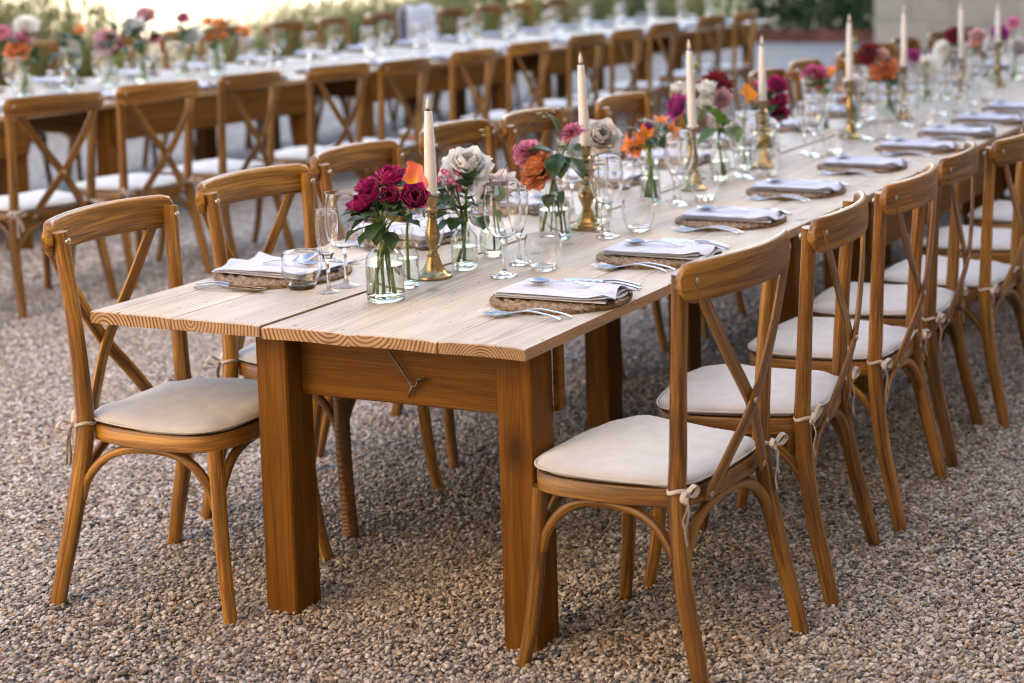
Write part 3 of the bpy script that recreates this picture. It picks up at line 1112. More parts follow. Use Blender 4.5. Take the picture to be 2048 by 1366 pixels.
PITCH = 2.15
XB = [-1.178, -0.941, -0.688, -0.451, -0.219, 0.0]
def dining_table(x_off, y0, label, group, seed, rot=0.0, wide=1.0, hook=False, skirts=True):
    t = thing('dining_table', label, 'table', (x_off, y0, 0), rot, group)
    th = .029
    rng = random.Random(seed)
    for k in range(5):
        a, b = XB[k] * wide, XB[k + 1] * wide
        gap = .0035 if k == 1 else .0014
        me = plank_mesh(b - a - gap * 1.4, PITCH - .003, th + rng.uniform(-.0015, .001), seed * 10 + k, rng.uniform(-.0035, .003))
        part('plank', me, t, (a + gap * .7, 0, T + rng.uniform(-.0014, .0009)), (rng.uniform(-.0006, .0006), 0, 0))
    for ly in (.075, 1.62):
        for lx, wd in ((-.765 * wide, .087), (-.119, .089)):
            g = (rng.uniform(0, 3), rng.uniform(0, 3), rng.uniform(0, 9))
            mb = box((lx, ly, -.02), (lx + wd, ly + .092, T - th - .006), bev=.004, grain_axis=2, g0=g)
            part('leg', mb.mesh('leg', M['stain'], False), t)
    for ly, yy in ((.075, .125), (1.62, 1.64)):
        g = (rng.uniform(0, 3), rng.uniform(0, 3), rng.uniform(0, 9))
        mb = box((-.765 * wide + .0875, yy, T - th - .162), (-.1195, yy + .035, T - th - .006), bev=.003, grain_axis=0, g0=g)
        part('apron', mb.mesh('apron', M['stain'], False), t)
    for xx in ((-.765 * wide - .0225, -.0285) if skirts else ()):
        g = (rng.uniform(0, 3), rng.uniform(0, 3), rng.uniform(0, 9))
        mb = box((xx, .11, T - th - .19), (xx + .021, 1.70, T - th - .006), bev=.003, grain_axis=1, g0=g)
        part('apron', mb.mesh('apron', M['stain'], False), t)
    if not skirts:
        for xx in (-.779, -.0285):
            mb = box((xx, .163, T - th - .155), (xx + .016, .19, T - th - .006), bev=.002, grain_axis=1, g0=(1, 2, 3))
            part('cleat', mb.mesh('cleat', M['stain'], False), t)
    if hook:
        h = sweep(spline([(-.43, .108, .682), (-.422, .112, .647), (-.40, .113, .617), (-.366, .113, .572), (-.356, .112, .569), (-.349, .112, .577), (-.352, .113, .584)], 20), .0028, .0028, ref=(0, 1, 0), n=8)
        sweep([(-.365, .117, .571), (-.376, .116, .541)], .003, .003, ref=(0, 1, 0), n=8, mb=h)
        sweep(spline([(-.352, .124, .580), (-.35, .112, .584), (-.338, .11, .588), (-.33, .118, .588)], 10), .0028, .0028, ref=(0, 0, 1), n=8, mb=h)
        part('hook', h.mesh('hook', M['iron']), t, label='bent iron rod hook on the end apron')
    return t
for k in range(4):
    lab = ['nearest section of the near long table, its sawn plank ends facing us', 'second section of the near long table from its sawn end',
           'third section of the near long table from its sawn end', 'farthest section of the near long table, close to the stone building'][k]
    dining_table(0, k * PITCH, lab, 'sections of the near long table', 20 + k, hook=(k == 0), skirts=(k != 0))
T2R = R(-2.2)
def t2(x, y, z=0.0):
    """point on the back long table: x from its right edge, y along it"""
    c, s = math.cos(T2R), math.sin(T2R)
    return (-4.96 + x * c - y * s, 3.95 + x * s + y * c, z)
for k in range(5):
    p = t2(0, (k - 1) * PITCH)
    lab = ['leftmost section of the back long table, at the left edge of the picture', 'second section of the back long table from the left', 'middle section of the back long table',
           'fourth section of the back long table from the left', 'rightmost section of the back long table, ending in front of the planting bed'][k]
    dining_table(p[0], p[1], lab, 'sections of the back long table', 40 + k, rot=T2R, wide=1.18)

# ------------------------------------------------------------------ chairs
def chair_outline(y):
    """half width of the seat at depth y (0 = rear legs)"""
    pts = [(.040, .0), (.044, .085), (.056, .138), (.088, .168), (.145, .189), (.24, .206), (.33, .210), (.40, .198), (.438, .160), (.455, .10), (.459, .0)]
    return pts
def seat_poly(inset=0.0, n=56):
    half = chair_outline(0)
    right = [(x, y) for y, x in half]
    left = [(-x, y) for x, y in right[1:-1]][::-1]
    loop = right + left
    P = [Vector((x, y, 0)) for x, y in loop]
    P = P + P[:1]
    c = Vector((0, .235, 0))
    out = []
    m = len(P) - 1
    for i in range(n):
        t = i / n * m
        k = int(t); t -= k
        a, b, cc, d = P[(k - 1) % m], P[k % m], P[(k + 1) % m], P[(k + 2) % m]
        q = 0.5 * ((2 * b) + (cc - a) * t + (2 * a - 5 * b + 4 * cc - d) * t * t + (3 * b - a - 3 * cc + d) * t ** 3)
        v = q - c
        out.append(c + v * (1 - inset / v.length))
    return out

def seat_frame_mesh():
    mb = MB()
    rings = [(0.006, .400), (0, .404), (0, .436), (.004, .441), (.05, .441), (.055, .436), (.055, .404), (.05, .400)]
    n = 56
    V, G, F = [], [], []
    for ins, z in rings:
        P = seat_poly(ins, n)
        s = 0
        for i, p in enumerate(P):
            V.append((p.x, p.y, z))
            if i: s += (p - P[i - 1]).length
            G.append((ins, z, s))
    m = len(rings)
    for r in range(m):
        r2 = (r + 1) % m
        for i in range(n):
            i2 = (i + 1) % n
            F.append((r * n + i, r * n + i2, r2 * n + i2, r2 * n + i))
    mb.add(V, F, G)
    # woven seat panel closing the ring
    P = seat_poly(.05, n)
    mb.add([(p.x, p.y, .42) for p in P], [tuple(range(n))])
    return mb.mesh('seat_frame', M['chair'], True, R(45))

def cushion_mesh(seed):
    rng = random.Random(seed)
    mb = MB()
    n = 56
    ph = [rng.uniform(0, 6.28) for _ in range(4)]
    prof = [(.012, .4415), (-.002, .447), (-.006, .452), (-.004, .457), (.004, .4625), (.022, .4675), (.06, .4705), (.11, .4725), (.17, .4735)]
    V, F = [], []
    for ins, z in prof:
        P = seat_poly(ins + .006, n)
        for i, p in enumerate(P):
            a = 2 * PI * i / n
            wob = .0022 * math.sin(3 * a + ph[0]) + .0016 * math.sin(7 * a + ph[1]) + .001 * math.sin(13 * a + ph[2])
            zz = z + (wob * (1.2 if z < .4685 else .15 if z < .471 else 0) if z > .445 else 0)
            V.append((p.x, p.y, zz))
    for r in range(len(prof) - 1):
        for i in range(n):
            i2 = (i + 1) % n
            F.append((r * n + i, r * n + i2, (r + 1) * n + i2, (r + 1) * n + i))
    F.append(tuple((len(prof) - 1) * n + i for i in range(n)))
    F.append(tuple(range(n - 1, -1, -1)))
    mb.add(V, F)
    # piping along the rim
    P = seat_poly(-.003, n)
    sweep([(p.x, p.y, .4535 + .0022 * math.sin(6 * PI * i / n + ph[0])) for i, p in enumerate(P + P[:1])], .0026, .0026, n=6, mb=mb, cap=False)
    return mb.mesh('cushion', M['cushion'])

def tie_mesh(side, seed):
    """cotton tie round a rear post: band, bow loops and two hanging tails"""
    rng = random.Random(seed)
    mb = MB()
    px, py, pz = side * .180, .067, .446
    ring = [(px + .021 * math.cos(a), py + .021 * math.sin(a), pz + .004 * math.sin(a * 2)) for a in [2 * PI * i / 14 for i in range(15)]]
    sweep(ring, .0025, .0045, n=6, mb=mb, power=4, cap=False)
    k = Vector((px + side * .010, py - .026, pz - .004))
    sweep([k + Vector((-.006, 0, 0)), k, k + Vector((.006, 0, 0))], .007, .008, n=8, mb=mb)
    for s in (-1, 1):
        L = rng.uniform(.028, .045)
        dz = rng.uniform(-.012, .022)
        lp = spline([k, k + Vector((s * L * .6, -.010, dz + .012)), k + Vector((s * L, -.012, dz)), k + Vector((s * L * .5, -.008, dz - .012)), k], 14)
        sweep(lp, .0010, .0058, ref=(0, 1, .3), n=6, mb=mb, power=4)
        tl = rng.uniform(.06, .11)
        sx = rng.uniform(-.012, .02) * s
        tp = spline([k, k + Vector((sx * .5, -.009, -tl * .35)), k + Vector((sx * 1.3, -.004, -tl * .7)), k + Vector((sx * 1.2, -.008, -tl))], 10)
        sweep(tp, .0010, .0056, ref=(1, .2, 0), n=6, mb=mb, power=4)
    sweep([(px - side * .012, py + .03, .45), (px - side * .012, py + .015, pz)], .0015, .0045, ref=(1, 0, 0), n=6, mb=mb, power=4)
    return mb.mesh('tie', M['tie'])

def rear_post_mesh(side):
    pts = [(side * .214, -.012, -.006), (side * .207, .012, .10), (side * .198, .046, .25), (side * .181, .068, .42), (side * .178, .066, .52), (side * .184, .057, .70), (side * .193, .045, .86), (side * .197, .042, .908)]
    path = spline(pts, 26)
    rx = [.0165 + .0025 * math.sin(PI * min(1, i / 18)) for i in range(26)]
    return sweep(path, rx, [r * 1.06 for r in rx], ref=(0, 1, 0), n=12, power=2.3, g0=(side * .3, .1, 0)).mesh('back_post', M['chair'], True, R(50))
def front_leg_mesh(side, wrap=False):
    pts = [(side * .200, .462, -.006), (side * .190, .446, .08), (side * .181, .432, .20), (side * .176, .425, .33), (side * .174, .420, .405)]
    n = 150 if wrap else 20
    path = spline(pts, n)
    if wrap:
        rx = [.0185 + .0016 * abs(math.sin(i / n * PI * 34)) for i in range(n)]
    else:
        rx = [.0145 + .0035 * i / (n - 1) for i in range(n)]
    return sweep(path, rx, rx, ref=(0, 1, 0), n=12, power=2.2, g0=(side * .2, .5, 0)).mesh('front_leg', M['cord_leg' if wrap else 'chair'], True, R(50))
def rail_mesh():
    n = 34
    path, hx, hy = [], [], []
    for i in range(n):
        u = -1 + 2 * i / (n - 1)
        x = u * .225
        y = .024 - .052 * (1 - u * u) ** 1.0 + (.006 if abs(u) > .93 else 0)
        path.append((x, y, .890 + .006 * (1 - u * u)))
        e = 1 - max(0, (abs(u) - .86) / .14) ** 2.2
        hx.append(.0125)
        hy.append(.0435 * (.28 + .72 * math.sqrt(max(0, e))))
    return sweep(path, hx, hy, ref=(0, 0, 1), n=16, power=3.2, g0=(.7, .2, .4)).mesh('top_rail', M['chair'], True, R(60))
def slat_mesh(side):
    d = 0 if side > 0 else .010
    pts = [(side * .198, .006, .908), (side * .180, .002, .866), (side * .095, -.012 + d, .735), (0, -.016 + d, .600), (-side * .068, .004 + d, .505), (-side * .106, .026, .436), (-side * .115, .034, .410)]
    return sweep(spline(pts, 26), [.014 + .003 * (1 if 2 < i < 23 else 0) for i in range(26)], .0048, ref=(0, 1, 0), n=10, power=4, g0=(side * .4, .3, 0)).mesh('back_slat', M['chair'], True, R(50))
def arch(p0, p1, inward):
    """bent hoop between two legs under the seat"""
    a, b = Vector(p0), Vector(p1)
    d = (b - a)
    i = Vector(inward)
    pts = [a + Vector((0, 0, .262)) + i * .004, a + d * .045 + Vector((0, 0, .31)) + i * .006, a + d * .17 + Vector((0, 0, .362)) + i * .01, a + d * .36 + Vector((0, 0, .389)) + i * .012,
           a + d * .64 + Vector((0, 0, .389)) + i * .012, a + d * .83 + Vector((0, 0, .362)) + i * .01, a + d * .955 + Vector((0, 0, .31)) + i * .006, b + Vector((0, 0, .262)) + i * .004]
    return sweep(spline(pts, 30), .0105, .0115, ref=i if i.length else (0, 0, 1), n=10, power=2.4, g0=(.1, .6, 0)).mesh('arched_brace', M['chair'], True, R(50))
def screw_mesh():
    mb = lathe([(0.0001, .0045), (.003, .0035), (.0034, .0026), (.0052, .0032), (.007, .0018), (.0075, 0), (.0075, -.004)], 14)
    return mb.mesh('screw', M['screw'])

ME = {}
for s in (-1, 1):
    ME['post', s] = rear_post_mesh(s)
    ME['leg', s] = front_leg_mesh(s)
    ME['wleg', s] = front_leg_mesh(s, True)
    ME['slat', s] = slat_mesh(s)
    for k in range(4):
        ME['tie', s, k] = tie_mesh(s, 10 * k + s)
ME['rail'] = rail_mesh()
ME['seat'] = seat_frame_mesh()
ME['cushion'] = [cushion_mesh(k) for k in range(4)]
ME['arch'] = [arch((-.196, .058, 0), (-.181, .418, 0), (1, 0, 0)), arch((.196, .058, 0), (.181, .418, 0), (-1, 0, 0)),
              arch((-.19, .046, 0), (.19, .046, 0), (0, 1, 0)), arch((-.172, .428, 0), (.172, .428, 0), (0, -1, 0))]
ME['screw'] = screw_mesh()
CUSHES = []
def make_chair(label, group, loc, facing_deg, k=0, wrap=False):
    loc = (loc[0], loc[1], -.005)
    t = thing('cross_back_chair', label, 'chair', loc, R(facing_deg - 90), group)
    for s in (-1, 1):
        part('back_post', ME['post', s], t)
        if wrap and s == wrap:
            part('front_leg', ME['wleg', s], t, label='front leg wrapped in a spiral of brown cord')
        else:
            part('front_leg', ME['leg', s], t)
        part('back_slat', ME['slat', s], t)
    part('top_rail', ME['rail'], t)
    part('seat_frame', ME['seat'], t)
    for a in ME['arch']:
        part('arched_brace', a, t)
    c = part('cushion', ME['cushion'][k % 4], t)
    for s in (-1, 1):
        part('tie', ME['tie', s, k % 4], c)
    for s in (-1, 1):
        part('screw', ME['screw'], t, (s * .196, .000, .896), (R(90), 0, 0))
        part('screw', ME['screw'], t, (s * .112, .025, .422), (R(90), 0, 0))
        part('screw', ME['screw'], t, (s * .195, .064, .886), (R(-90), 0, 0))
    part('screw', ME['screw'], t, (0, -.021, .600), (R(90), 0, 0))
    tr = random.Random(k * 7 + int(abs(loc[0]) * 100))
    v = tr.uniform(.72, 1.28)
    tone = (v * tr.uniform(.97, 1.04), v, v * tr.uniform(.80, 1.15), 1)
    for o in CH[t.name]:
        o.color = tone
    return t
rng = random.Random(2)
LROW = [(-1.280, .165, 4.3), (-1.335, .760, -1.0), (-1.41, 1.32, 2.0), (-1.46, 1.95, 2.5), (-1.41, 2.37, 3.0), (-1.37, 3.02, 2.0), (-1.33, 3.62, 0), (-1.27, 4.31, 2), (-1.31, 4.90, 3), (-1.31, 5.60, 1),
        (-1.35, 6.2, 2), (-1.38, 6.75, 0), (-1.34, 7.35, 2), (-1.3, 7.95, 1)]
for k, (x, y, a) in enumerate(LROW):
    lab = '%s cross-back chair from the sawn end, near table\'s left side' % ORD[k]
    if k == 0: lab = 'cross-back chair with cream cushion at the left front corner of the near table'
    if k == 1: lab = 'cross-back chair with one cord-wrapped front leg, left side of the near table'
    make_chair(lab, 'chairs on the left side of the near table', (x, y, 0), a, k, wrap=(1 if k == 1 else 0))
RROW = [(.445, .165, -6.0), (.462, .745, 6.1), (.470, 1.285, 1.5), (.445, 1.82, 5.7), (.515, 2.26, -1.6), (.46, 2.90, 3), (.47, 3.5, 0), (.46, 4.1, 2)]
for k, (x, y, a) in enumerate(RROW):
    lab = '%s cross-back chair from the sawn end, near table\'s right side' % ORD[k]
    if k == 0: lab = 'large foreground cross-back chair at the right front corner, its back to us'
    make_chair(lab, 'chairs on the right side of the near table', (x, y, 0), 180 + a, k + 1)
MROW = [(-3.77, 1.88, 4), (-3.75, 2.48, -12), (-3.73, 3.07, -8), (-3.69, 3.65, 1), (-3.58, 4.19, -5), (-3.46, 4.60, 1), (-3.52, 5.36, 0), (-3.56, 6.05, -2), (-3.58, 6.82, -1), (-3.59, 7.42, 1),
        (-3.70, 8.22, 0), (-3.78, 9.24, -2), (-3.81, 9.99, 1)]
for k, (x, y, a) in enumerate(MROW):
    lab = '%s cross-back chair from the left, back table\'s near side' % ORD[k]
    make_chair(lab, 'chairs on the near side of the back table', (x, y, 0), 180 + a, k + 2)
NROW = [(-6.66 - .012 * k, 3.45 + .60 * k + (.06, -.05, .02, .0, .08)[k % 5], (2, 0, -2, 3, 1)[k % 5]) for k in range(15)]
for k, (x, y, a) in enumerate(NROW):
    lab = '%s cross-back chair from the left, back table\'s far side' % ORD[k]
    make_chair(lab, 'chairs on the far side of the back table', (x, y, 0), a, k + 3)

# ------------------------------------------------------------------ tableware
def mat_mesh():
    """round placemat coiled from braided seagrass"""
    mb = MB()
    nr, na = 36, 150
    R0 = .168
    V, F = [], []
    for i in range(nr):
        r = R0 * (i + .3) / (nr - .7)
        q = r / .0235
        band = q - math.floor(q)
        for k in range(na):
            a = 2 * PI * k / na
            braid = abs(math.sin(k * PI / na * max(8, round(2 * PI * (math.floor(q) + .5) * .0235 / .021)) + math.floor(q) * 1.3 + band * 1.9))
            z = .004 + .0110 * math.sin(PI * min(max(band, .02), .98)) ** .7 * (.42 + .58 * braid)
            rr = r + (.007 * (braid - .5) if i > nr - 5 else 0)
            V.append((rr * math.cos(a), rr * math.sin(a), z))
    for i in range(nr - 1):
        for k in range(na):
            k2 = (k + 1) % na
            F.append((i * na + k, i * na + k2, (i + 1) * na + k2, (i + 1) * na + k))
    b = len(V)
    for k in range(na):
        x, y, z = V[(nr - 1) * na + k]
        V.append((x * .985, y * .985, 0))
    for k in range(na):
        k2 = (k + 1) % na
        F.append(((nr - 1) * na + k, (nr - 1) * na + k2, b + k2, b + k))
    F.append(tuple(range(na - 1, -1, -1)))
    mb.add(V, F)
    return mb.mesh('placemat', M['rush'], True, R(70))

def napkin_mesh(seed):
    """folded linen: soft layers, long side along x; the +x end shows the rolled folds"""
    rng = random.Random(seed)
    mb = MB()
    L, W = .292, .172
    for lay in range(3):
        nx, ny = 22, 12
        z0 = lay * .0052
        V, F = [], []
        dx = rng.uniform(-.003, .003); dy = rng.uniform(-.002, .002)
        p1, p2 = rng.uniform(0, 6), rng.uniform(0, 6)
        for side in (0, 1):
            for j in range(ny + 1):
                for i in range(nx + 1):
                    u, v = i / nx, j / ny
                    x = (u - .5) * L + dx
                    y = (v - .5) * (W - lay * .003) + dy
                    e = max(0, abs(u - .5) * 2 - .93) / .07
                    f = max(0, abs(v - .5) * 2 - .93) / .07
                    th = .0052 * math.sqrt(max(0, 1 - min(1, e * e + f * f)))
                    wav = .0022 * math.sin(5 * u + p1) * math.sin(4 * v + p2)
                    flut = .006 * max(0, u - .84) / .16 * math.sin(v * 3.2 * PI + lay * .9) * (lay + 1) * .6
                    zc = z0 + .003 + wav * (lay * .4 + .1) + flut
                    V.append((x + .006 * math.sin(v * 9 + p1) * (u > .9), y, max(.0004, zc + (th / 2 if side else -th / 2))))
        n1 = (nx + 1) * (ny + 1)
        for j in range(ny):
            for i in range(nx):
                a = j * (nx + 1) + i
                F.append((n1 + a, n1 + a + 1, n1 + a + nx + 2, n1 + a + nx + 1))
                F.append((a + nx + 1, a + nx + 2, a + 1, a))
        for i in range(nx):
            F.append((i, i + 1, n1 + i + 1, n1 + i))
            a = ny * (nx + 1) + i
            F.append((a + 1, a, n1 + a, n1 + a + 1))
        for j in range(ny):
            a = j * (nx + 1)
            F.append((a + nx + 1, a, n1 + a, n1 + a + nx + 1))
            a += nx
            F.append((a, a + nx + 1, n1 + a + nx + 1, n1 + a))
        mb.add(V, F)
    return mb.mesh('napkin', M['napkin'])

def cutlery(kind):
    """x runs from the head (-) to the handle's end (+); lies on z = 0"""
    mb = MB()
    def strip(pts, wd, th, n=10, mi=0):
        sweep(spline(pts, max(14, 4 * len(pts))), wd, th, ref=(0, 0, 1), n=n, power=3, mb=mb, mi=mi)
    if kind == 'fork':
        m = 28
        P = spline([(-.042, 0, .006), (-.02, 0, .010), (.02, 0, .017), (.06, 0, .013), (.088, 0, .008), (.105, 0, .0025)], m)
        sweep(P, [.0095 - .0060 * min(1, i / 5) + .0028 * max(0, (i - 12) / 16) for i in range(m)], .0016, ref=(0, 0, 1), n=10, power=3, mb=mb)
        sweep(spline([(-.045, 0, .0058), (-.060, 0, .0035), (-.066, 0, .0032)], 6), [.0095, .012, .0125, .0125, .0125, .012], .0013, ref=(0, 0, 1), n=10, power=4, mb=mb)
        for k in range(4):
            y = (k - 1.5) * .0066
            sweep(spline([(-.062, y, .0032), (-.085, y, .0045), (-.108, y * .97, .0105)], 8), [.0016] * 5 + [.0014, .0012, .0007], .0012, ref=(0, 0, 1), n=8, mb=mb)
        return mb.mesh('fork', M['steel'], True, R(50))
    if kind == 'spoon':
        m = 26
        P = spline([(-.030, 0, .005), (-.01, 0, .010), (.02, 0, .013), (.055, 0, .009), (.083, 0, .003)], m)
        sweep(P, [.0026 + .0028 * max(0, (i - 8) / 18) for i in range(m)], .0014, ref=(0, 0, 1), n=10, power=3, mb=mb)
        V, F = [], []
        nu, nv = 14, 8
        for s in (0, 1):
            for i in range(nu + 1):
                a = 2 * PI * i / nu
                for j in range(nv + 1):
                    r = j / nv
                    x = -.055 + .029 * r * math.cos(a)
                    y = .0185 * r * math.sin(a) * (1 + .12 * math.cos(a) * -1)
                    z = .0015 + .0085 * r * r + (.0011 if s else 0)
                    V.append((x, y, z))
        k1 = (nu + 1) * (nv + 1)
        for i in range(nu):
            for j in range(nv):
                a = i * (nv + 1) + j
                b = a + nv + 1
                F.append((k1 + a, k1 + a + 1, k1 + b + 1, k1 + b)[::-1])
                F.append((a, a + 1, b + 1, b))
            a = i * (nv + 1) + nv
            F.append((a, a + nv + 1, k1 + a + nv + 1, k1 + a)[::-1])
        mb.add(V, F)
        return mb.mesh('spoon', M['steel'], True, R(50))
    # knife: thin curved handle, broad blade standing slightly off flat
    m = 20
    P = spline([(.005, 0, .009), (.04, 0, .012), (.075, 0, .008), (.105, 0, .0028)], m)
    sweep(P, [.0035 + .0028 * i / m for i in range(m)], .0021, ref=(0, 0, 1), n=10, power=3, mb=mb)
    V = []
    F = []
    prof = [(.008, -.004, .004), (.0, -.0065, .0065), (-.02, -.009, .0085), (-.06, -.010, .009), (-.085, -.008, .009), (-.105, -.001, .0085), (-.112, .006, .0078)]
    for s in (0, 1):
        for x, a, b in prof:
            for q in (a, b):
                V.append((x, q, .0065 - .002 * min(1, max(0, -x / .1)) + q * .28 + (.0012 if s else 0)))
    k = len(prof) * 2
    for i in range(len(prof) - 1):
        a = 2 * i
        F += [(k + a, k + a + 1, k + a + 3, k + a + 2), (a + 2, a + 3, a + 1, a), (a, k + a, k + a + 2, a + 2), (a + 1, a + 3, k + a + 3, k + a + 1)]
    F += [(0, 1, k + 1, k), (k - 2, 2 * k - 2, 2 * k - 1, k - 1)]
    mb.add(V, F)
    return mb.mesh('knife', M['steel'], True, R(40))

def rim(top, w_):
    """fire-polished round rim of wall thickness w_"""
    r, z = top
    return [(r - w_ * .5 + w_ * .5 * math.cos(a), z + w_ * .62 * math.sin(a)) for a in (.5, 1.0, 1.57, 2.14, 2.64)] + [(r - w_, z)]

def wine_mesh():
    bowl = [(.005, .096), (.014, .099), (.028, .108), (.040, .123), (.0470, .145), (.0485, .165), (.0478, .192), (.0458, .220), (.0444, .240)]
    inner = [(r - .0013, z + .0004) for r, z in bowl[1:-1]][::-1]
    mb = lathe(bowl + rim(bowl[-1], .0013) + inner + [(.0004, .1005)], 40)
    foot = [(.0002, .0), (.034, .0), (.0350, .0012), (.0335, .0022), (.022, .0045), (.010, .0095), (.0055, .018), (.0041, .03), (.0039, .06), (.0042, .08), (.0055, .090), (.0095, .0955), (.0120, .0988), (.006, .0992), (.0002, .0994)]
    lathe(foot, 40, mb, 1)
    return mb.mesh('wine_glass', [M['glass'], M['glass_thick']])
def flute_mesh():
    bowl = [(.004, .075), (.010, .084), (.0175, .102), (.0230, .125), (.0265, .150), (.0275, .172), (.0270, .192), (.0260, .208)]
    inner = [(r - .0012, z + .0004) for r, z in bowl[1:-1]][::-1]
    mb = lathe(bowl + rim(bowl[-1], .0012) + inner + [(.0004, .085)], 32)
    foot = [(.0002, 0), (.028, 0), (.029, .0011), (.0275, .002), (.018, .004), (.008, .0085), (.0048, .016), (.0040, .03), (.0042, .05), (.0055, .068), (.0085, .080), (.0096, .0832), (.004, .0836), (.0002, .0838)]
    lathe(foot, 32, mb, 1)
    return mb.mesh('flute_glass', [M['glass'], M['glass_thick']])
def tumbler_mesh():
    bowl = [(.0345, .010), (.0425, .028), (.0475, .045), (.0490, .060), (.0478, .078), (.0455, .093)]
    inner = [(r - .0015, z + .0004) for r, z in bowl[:-1]][::-1]
    mb = lathe(bowl + rim(bowl[-1], .0015) + inner, 40)
    lathe([(.0002, .0012), (.030, .0), (.0325, .002), (.0345, .010), (.0328, .0135), (.025, .0105), (.0002, .0095)], 40, mb, 1)
    return mb.mesh('tumbler', [M['glass'], M['glass_thick']])
def goblet_lo():
    pass
ME['mat'], ME['wine'], ME['flute'], ME['tumbler'] = mat_mesh(), wine_mesh(), flute_mesh(), tumbler_mesh()
ME['napkin'] = [napkin_mesh(k) for k in range(4)]
for k in ('fork', 'knife', 'spoon'):
    ME[k] = cutlery(k)
rng = random.Random(21)

def setting(tbl, side, k, pos, facing, n_cut=True, glasses=('wine', 'flute', 'tumbler'), gl=None, cut=5):
    """one place: facing = +1 guest looks to +x, -1 guest looks to -x; pos on the table top"""
    where = '%s setting on the %s' % (ORD[k], side)
    px, py, pz = pos
    dy = rng.uniform(-.012, .012)
    rz = 0 if facing < 0 else PI
    if tbl == 2:
        rz += T2R
    f = -facing
    m = tag(link('placemat', ME['mat'], None, (px, py, pz), (0, 0, rng.uniform(0, 6))), 'round woven seagrass placemat at the ' + where, 'placemat', 'placemats')
    nrot = rz + rng.uniform(-.07, .07)
    npz = pz + .0142
    tag(link('napkin', ME['napkin'][rng.randrange(4)], None, (px + f * .012, py, npz), (0, 0, nrot)), 'folded pale linen napkin at the ' + where, 'napkin', 'napkins')
    if cut >= 1:
        tag(link('spoon', ME['spoon'], None, (px - f * .02 + rng.uniform(-.01, .01), py + rng.uniform(-.012, .012), npz + .0165), (0, 0, rz + rng.uniform(-.15, .15))),
            'steel spoon on the napkin of the ' + where, 'spoon', 'spoons')
    if cut >= 5:
        for j, off in enumerate((.172, .196)):
            w_ = ('inner', 'outer')[j]
            tag(link('fork', ME['fork'], None, (px + f * (.02 - .012 * j), py - f * off + dy, pz + .001), (0, 0, rz + rng.uniform(-.08, .08))), '%s steel fork of the %s' % (w_, where), 'fork', 'forks')
            tag(link('knife', ME['knife'], None, (px + f * (.03 - .02 * j), py + f * (off - .005) + dy, pz + .001), (0, 0, rz + rng.uniform(-.1, .1))), '%s steel knife of the %s' % (w_, where), 'knife', 'knives')
    for g in glasses:
        gx, gy = gl[g]
        nm = {'wine': ('wine_glass', 'empty wine glass', 'wine glass', 'wine glasses'), 'flute': ('flute_glass', 'empty champagne flute', 'champagne flute', 'champagne flutes'), 'tumbler': ('tumbler', 'clear water tumbler', 'tumbler', 'tumblers')}[g]
        tag(link(nm[0], ME[g], None, (px + gx + rng.uniform(-.01, .01) * (k > 0), py + gy + rng.uniform(-.015, .015) * (k > 0), pz), (0, 0, rng.uniform(0, 6))), nm[1] + ' at the ' + where, nm[2], nm[3])
YR = [.45, 1.0, 1.577, 2.169, 2.79, 3.34, 3.84, 4.36, 4.9]
XR = [-.166, -.178, -.222, -.245, -.228, -.19, -.17, -.175, -.18]
GLR = {'wine': (-.285, .203), 'flute': (-.33, .353), 'tumbler': (-.226, .302)}
GLR2 = {'wine': (-.288, .246), 'flute': (-.35, .31), 'tumbler': (-.245, .35)}
for k, y in enumerate(YR):
    setting(1, 'near table\'s right side', k, (XR[k], y, T + .0006), -1, gl=GLR if k == 0 else GLR2)
YL = [.479, 1.033, 1.61, 2.18, 2.75, 3.33, 3.9, 4.48, 5.05, 5.62, 6.2, 6.78, 7.35]
GLL = {'wine': (.237, -.060), 'flute': (.240, -.133), 'tumbler': (.146, -.114)}
for k, y in enumerate(YL):
    setting(1, 'near table\'s left side', k, (-1.0, y, T + .0006), 1, gl=GLL, cut=5 if k < 7 else 1)
rng = random.Random(33)
for k in range(15):
    p = t2(-.17, -.35 + k * .585, T + .0006)
    setting(2, 'back table\'s near side', k, p, -1, gl=GLR2, cut=5 if k < 4 else 1)
for k in range(15):
    p = t2(-1.19, -.35 + k * .585, T + .0006)
    setting(2, 'back table\'s far side', k, p, 1, gl={'wine': (.237, -.1), 'flute': (.26, -.19), 'tumbler': (.146, -.15)}, cut=1)

